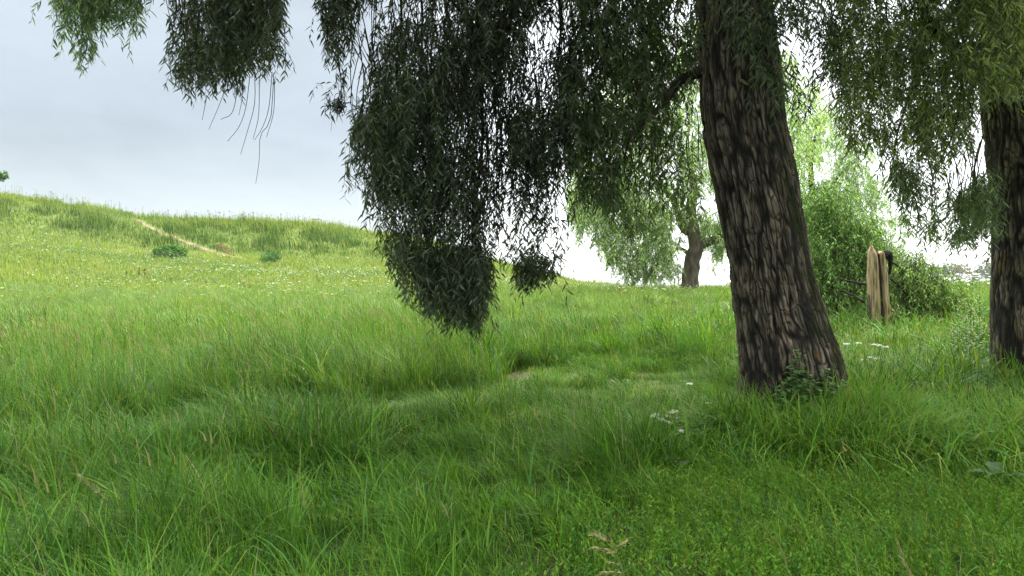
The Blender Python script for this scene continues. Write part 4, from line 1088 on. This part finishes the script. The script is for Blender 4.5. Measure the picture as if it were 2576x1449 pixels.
mesh('blades', v, [q], GRASS, o, c)

# broad leaves: docks and burdock
def rosette(name, label, cat, base, leaves, tint):
    o = thing(name, base, label, cat)
    for az, el, ln, wd in leaves:
        d = np.array([math.cos(az) * math.cos(el), math.sin(az) * math.cos(el), math.sin(el)])
        side = unit(np.cross(d, [0, 0, 1.0])); K = 10; t = np.linspace(0, 1, K + 1)
        c = np.array(base) + d * (ln * t)[:, None] - np.array([0, 0, 1.0]) * (.45 * ln * t ** 2)[:, None]
        pr = wd * .5 * np.where(t < .22, .08, np.sin(np.pi * np.clip((t - .2) / .8, 0, 1) ** .7)) + .003
        pr = pr * (1 + .14 * np.sin(t * 40))
        v = np.stack([c - side * pr[:, None] + [0, 0, 1] * (pr * .35)[:, None], c, c + side * pr[:, None] + [0, 0, 1] * (pr * .35)[:, None]], 1)
        i = np.arange(K) * 3
        q = np.concatenate([np.stack([i, i + 1, i + 4, i + 3], -1), np.stack([i + 1, i + 2, i + 5, i + 4], -1)])
        mesh('leaf', v, [q], LEAFY, o, np.array(tint) * np.ones((len(v) * 3, 3)))
rosette('burdock_plant', 'long ribbed burdock leaf lying in the grass left below the big trunk', 'plant', gpt(1850, 7.3) + [0, 0, .12], [(3.0, .9, .5, .14), (-.6, .8, .42, .12), (-1.7, .7, .4, .12)], (.085, .15, .05))
rosette('dock_plant', 'pair of oval dock leaves against the foot of the big trunk', 'plant', gpt(1968, 7.35) + [0, 0, .2], [(-1.2, .9, .34, .15), (3.4, .7, .36, .13), (-.3, .9, .3, .13)], (.08, .15, .045))
rosette('dock_plant', 'pale upright dock leaf alone in the grass below the yarrow', 'plant', gpt(1700, 6.3) + [0, 0, .05], [(-2.0, 1.2, .34, .09), (.4, .8, .25, .07)], (.11, .17, .08))
rosette('dock_plant', 'broad dock leaves in the weeds at the lower right', 'plant', gpt(2510, 5.9) + [0, 0, .08], [(-2.4, .8, .34, .12), (-.8, .7, .32, .12), (1.2, .9, .34, .12), (2.8, .7, .3, .11)], (.07, .14, .04))

# yarrow: flat white heads on thin stems
def yarrow(dx, dy, d, label, group, heads=3):
    t_ = P(dx, dy, d); b = np.array([t_[0] + .05 * rng.normal(), d + .03, 0]); b[2] = float(height(b[0], b[1]))
    o = thing('yarrow_plant', b, label, 'wildflower', group)
    mb = MB(); tube(mb, spline([b, (b + t_) / 2 + rng.normal(size=3) * .015, t_], 8), np.linspace(.004, .0025, 8), 4, c=FRESH * .7); mb.build('stem', LEAFY, o)
    mb = MB()
    for k in range(26):
        a, r = k * 2.4, .030 * math.sqrt(k / 26) * d / 8
        q = t_ + np.array([math.cos(a) * r * 1.15, math.sin(a) * r, .006 * rng.normal() - r * .15])
        m = 6; t = np.linspace(0, 2 * np.pi, m, endpoint=False); s = .0095 * d / 8
        v = np.vstack([q + [0, 0, .004]] + [q + [math.cos(x) * s, math.sin(x) * s, 0] for x in t])
        mb.add(v, [np.array([[0, 1 + j, 1 + (j + 1) % m] for j in range(m)])], np.array([.8, .78, .68]) * (.85 + .2 * rng.random()))
    mb.build('flower_head', PETAL, o)
LY = 'white yarrow head in the loose patch left of the big trunk'
for dx, dy in [(1640, 1046), (1652, 1050), (1664, 1054), (1672, 1058), (1680, 1046), (1690, 1036), (1698, 1034), (1700, 1050), (1685, 1062), (1650, 1042)]:
    yarrow(dx, dy, 7.4 + .3 * rng.random(), LY, 'yarrow patch left of the big trunk')
for dx, dy in [(1618, 1102), (1632, 1098), (1634, 1104)]:
    yarrow(dx, dy, 6.7, 'white yarrow head in the lower small cluster left of the big trunk', 'lower yarrow cluster')
yarrow(1715, 1083, 6.9, 'single white yarrow head below the patch left of the trunk', None)
yarrow(1735, 964, 10.2, 'white yarrow head alone near the bare patch left of the trunk', None)
yarrow(1783, 1013, 8.6, 'white yarrow head just left of the foot of the big trunk', None)
for dx, dy in [(2145, 905), (2175, 903), (2190, 898), (2200, 902), (2210, 898), (2220, 906), (2215, 902), (2185, 907), (2200, 866), (2212, 868), (2228, 872), (2160, 862), (2130, 864), (2135, 930), (2128, 935)]:
    yarrow(dx, dy, 12.2 + .8 * rng.random(), 'white yarrow head in the grass right of the big trunk', 'yarrow right of the big trunk')

# rusty dock spikes in the meadow
for k, (bx, by, ty) in enumerate([(318, 700, 682), (350, 704, 674), (364, 702, 676), (614, 735, 712), (628, 735, 716), (406, 690, 683)]):
    b = hit(bx, by, 30, 60); d = b[1]; t_ = P(bx, ty, d)
    o = thing('sorrel_plant', b, ['rusty sorrel spike leaning left in the meadow', 'tallest rusty sorrel spike in the left meadow', 'thin rusty sorrel spike right of the tallest one', 'dark rusty sorrel clump in the middle meadow', 'thin rusty stem right of the dark sorrel clump', 'short rusty sorrel tuft right of the tall spikes'][k], 'weed')
    mb = MB(); tube(mb, [b, (b + t_) / 2, t_], [.02, .018, .01], 5, c=(.12, .08, .03)); mb.build('stem', LEAFY, o)
    m_ = 60; tt = .4 + .6 * rng.random(m_); pts = b + (t_ - b) * tt[:, None] + rng.normal(size=(m_, 3)) * .012
    v, f = leaf_arrays(pts, unit(rng.normal(size=(m_, 3)) + [0, 0, .8]), np.full(m_, .1), np.full(m_, .05))
    mesh('seed_spike', v, [f], LEAFY, o, np.repeat(np.array([.2, .09, .035]) * (.7 + .6 * rng.random((m_, 1))), 6, 0))

# nodding brome panicles close to the camera
def brome(label, pts, d, spikes, group=None):
    w = [P(a, b, d) for a, b in pts]; b = w[0].copy(); b[2] = float(height(b[0], d))
    o = thing('brome_grass', b, label, 'grass stem', group)
    sp = spline([b] + w, 24); mb = MB(); tube(mb, sp, np.linspace(.003, .0012, 24), 4, c=(.25, .27, .1)); mb.build('stem', GRASS, o)
    mb = MB()
    for a, b_, ex, ey in spikes:
        p0, p1 = P(a, b_, d), P(ex, ey, d); dr = unit(p1 - p0); ln = np.linalg.norm(p1 - p0)
        for k in range(6):
            q = p0 + (p1 - p0) * k / 7.0
            v, f = leaf_arrays(np.tile(q, (3, 1)), unit(np.tile(dr, (3, 1)) + .22 * rng.normal(size=(3, 3))), np.full(3, ln * .33), np.full(3, ln * .1))
            mb.add(v, [f], np.array([.42, .38, .19]) * (.8 + .4 * rng.random()))
    mb.build('panicle', GRASS, o)
brome('nodding pale brome panicle at the bottom edge right of the middle', [(1580, 1500), (1560, 1420), (1530, 1355), (1490, 1330)], 3.3,
      [(1535, 1362, 1482, 1338), (1552, 1390, 1490, 1375), (1560, 1420, 1528, 1412), (1565, 1440, 1505, 1440), (1548, 1375, 1592, 1348)])
brome('tall pale brome stem at the bottom edge near the right corner', [(2300, 1500), (2285, 1440), (2262, 1380), (2250, 1345)], 3.4,
      [(2285, 1440, 2265, 1395), (2270, 1400, 2252, 1352), (2292, 1460, 2280, 1415)])
brome('dry straw coloured panicle drooping in front of the coarse grass', [(2120, 1100), (2150, 1160), (2185, 1205)], 6.4,
      [(2140, 1145, 2165, 1175), (2160, 1170, 2182, 1196), (2175, 1185, 2195, 1215), (2120, 1120, 2135, 1152)])
brome('pale bent panicle lying over the grass at the lower left', [(300, 1320), (270, 1255), (215, 1205)], 4.6,
      [(270, 1258, 240, 1225), (245, 1235, 205, 1200), (285, 1275, 262, 1250), (235, 1225, 195, 1190)])

# ------------------------------------------------------------------ thin air
hm, hnt, hout = new_mat('haze_air')
pv = N(hnt, 'ShaderNodeVolumePrincipled'); pv.inputs['Density'].default_value = HAZE; pv.inputs['Color'].default_value = (.96, .98, 1, 1)
hnt.links.new(pv.outputs['Volume'], hout.inputs['Volume'])
m1 = MB(); box(m1, (0, 735, 10.5), (3040, 1570, 24)); tag(m1.build('haze', hm, None, False), kind='stuff')

# ------------------------------------------------------------------ light, sky, camera
SUN_EL, SUN_AZ = math.radians(48), math.radians(38)      # azimuth right of the view direction
sd = np.array([math.sin(SUN_AZ) * math.cos(SUN_EL), math.cos(SUN_AZ) * math.cos(SUN_EL), math.sin(SUN_EL)])
world = bpy.data.worlds.new('World'); scene.world = world; world.use_nodes = True
nt = world.node_tree; nt.nodes.clear(); L = nt.links.new
out = N(nt, 'ShaderNodeOutputWorld'); bg = N(nt, 'ShaderNodeBackground')
sky = N(nt, 'ShaderNodeTexSky', sky_type='NISHITA'); sky.sun_disc = False
sky.sun_elevation = SUN_EL; sky.sun_rotation = SUN_AZ; sky.dust_density = 2
tc = N(nt, 'ShaderNodeTexCoord'); sx = N(nt, 'ShaderNodeSeparateXYZ'); L(tc.outputs['Generated'], sx.inputs['Vector'])
ramp = N(nt, 'ShaderNodeValToRGB'); e = ramp.color_ramp.elements      # overcast: brighter overhead than at the horizon
e[0].position, e[0].color = 0, (2.9, 3.15, 3.2, 1)
e[1].position, e[1].color = 1, (26, 26.5, 27, 1)
for p_, c_ in [(.10, (2.45, 2.72, 2.85)), (.2, (1.9, 2.16, 2.36)), (.37, (2.05, 2.3, 2.46)), (.6, (14, 14.6, 15.2))]:
    x_ = e.new(p_); x_.color = (*c_, 1)
L(sx.outputs['Z'], ramp.inputs['Fac'])
mp = N(nt, 'ShaderNodeMapping'); mp.inputs['Scale'].default_value = (1, 1, 3.2); L(tc.outputs['Generated'], mp.inputs['Vector'])
cn = N(nt, 'ShaderNodeTexNoise'); cn.inputs['Scale'].default_value = 2.6; cn.inputs['Detail'].default_value = 5; cn.inputs['Distortion'].default_value = .4
L(mp.outputs['Vector'], cn.inputs['Vector'])
cr = N(nt, 'ShaderNodeMapRange'); cr.inputs['From Min'].default_value = .3; cr.inputs['From Max'].default_value = .7; cr.inputs['To Min'].default_value = .86; cr.inputs['To Max'].default_value = 1.2
L(cn.outputs['Fac'], cr.inputs['Value'])
# thin bright cloud low in front of the hidden sun
gd = unit(np.array([.42, 1, .22])); dt = N(nt, 'ShaderNodeVectorMath', operation='DOT_PRODUCT'); dt.inputs[1].default_value = tuple(gd)
nv = N(nt, 'ShaderNodeVectorMath', operation='NORMALIZE'); L(tc.outputs['Generated'], nv.inputs[0]); L(nv.outputs['Vector'], dt.inputs[0])
gr = N(nt, 'ShaderNodeMapRange', interpolation_type='SMOOTHSTEP'); gr.inputs['From Min'].default_value = .82; gr.inputs['From Max'].default_value = .97; gr.inputs['To Min'].default_value = 0; gr.inputs['To Max'].default_value = 5
L(dt.outputs['Value'], gr.inputs['Value'])
m1 = N(nt, 'ShaderNodeVectorMath', operation='SCALE'); L(ramp.outputs['Color'], m1.inputs[0]); L(cr.outputs['Result'], m1.inputs['Scale'])
ad = N(nt, 'ShaderNodeVectorMath', operation='ADD'); L(m1.outputs['Vector'], ad.inputs[0]); L(gr.outputs['Result'], ad.inputs[1])
bk = N(nt, 'ShaderNodeMapRange', interpolation_type='SMOOTHSTEP'); bk.inputs['From Min'].default_value = -.75; bk.inputs['From Max'].default_value = .35
bk.inputs['To Min'].default_value = .62; bk.inputs['To Max'].default_value = 1.0; L(sx.outputs['Y'], bk.inputs['Value'])
dk = N(nt, 'ShaderNodeVectorMath', operation='SCALE'); L(ad.outputs['Vector'], dk.inputs[0]); L(bk.outputs['Result'], dk.inputs['Scale'])
mx = N(nt, 'ShaderNodeMix', data_type='RGBA'); mx.inputs['Factor'].default_value = .9
L(sky.outputs['Color'], mx.inputs['A']); L(dk.outputs['Vector'], mx.inputs['B'])
L(mx.outputs['Result'], bg.inputs['Color']); bg.inputs['Strength'].default_value = .1
L(bg.outputs['Background'], out.inputs['Surface'])

sun = bpy.data.lights.new('sun', 'SUN'); sun.energy = 1.5; sun.angle = math.radians(25); sun.color = (1, .96, .9)
so = bpy.data.objects.new('sun', sun); COL.objects.link(so)
from mathutils import Vector
so.rotation_euler = Vector(-sd).to_track_quat('-Z', 'Y').to_euler()

cam = bpy.data.cameras.new('camera'); co = bpy.data.objects.new('camera', cam); COL.objects.link(co)
cam.lens = 26; cam.sensor_width = 36; cam.clip_end = 5000; cam.clip_start = .05
co.location = (0, 0, EYE); co.rotation_euler = (math.radians(90) + math.atan((HY - 288) / F), 0, 0)
scene.camera = co
vs = scene.view_settings; vs.view_transform = 'Standard'; vs.look = 'None'; vs.exposure = 1.6; vs.gamma = 1
cy = scene.cycles
cy.max_bounces = 6; cy.diffuse_bounces = 4; cy.glossy_bounces = 2; cy.transmission_bounces = 4; cy.transparent_max_bounces = 4; cy.volume_bounces = 0
cy.use_denoising = True; cy.denoiser = 'OPENIMAGEDENOISE'; cy.denoising_input_passes = 'RGB_ALBEDO_NORMAL'; cy.denoising_prefilter = 'NONE'
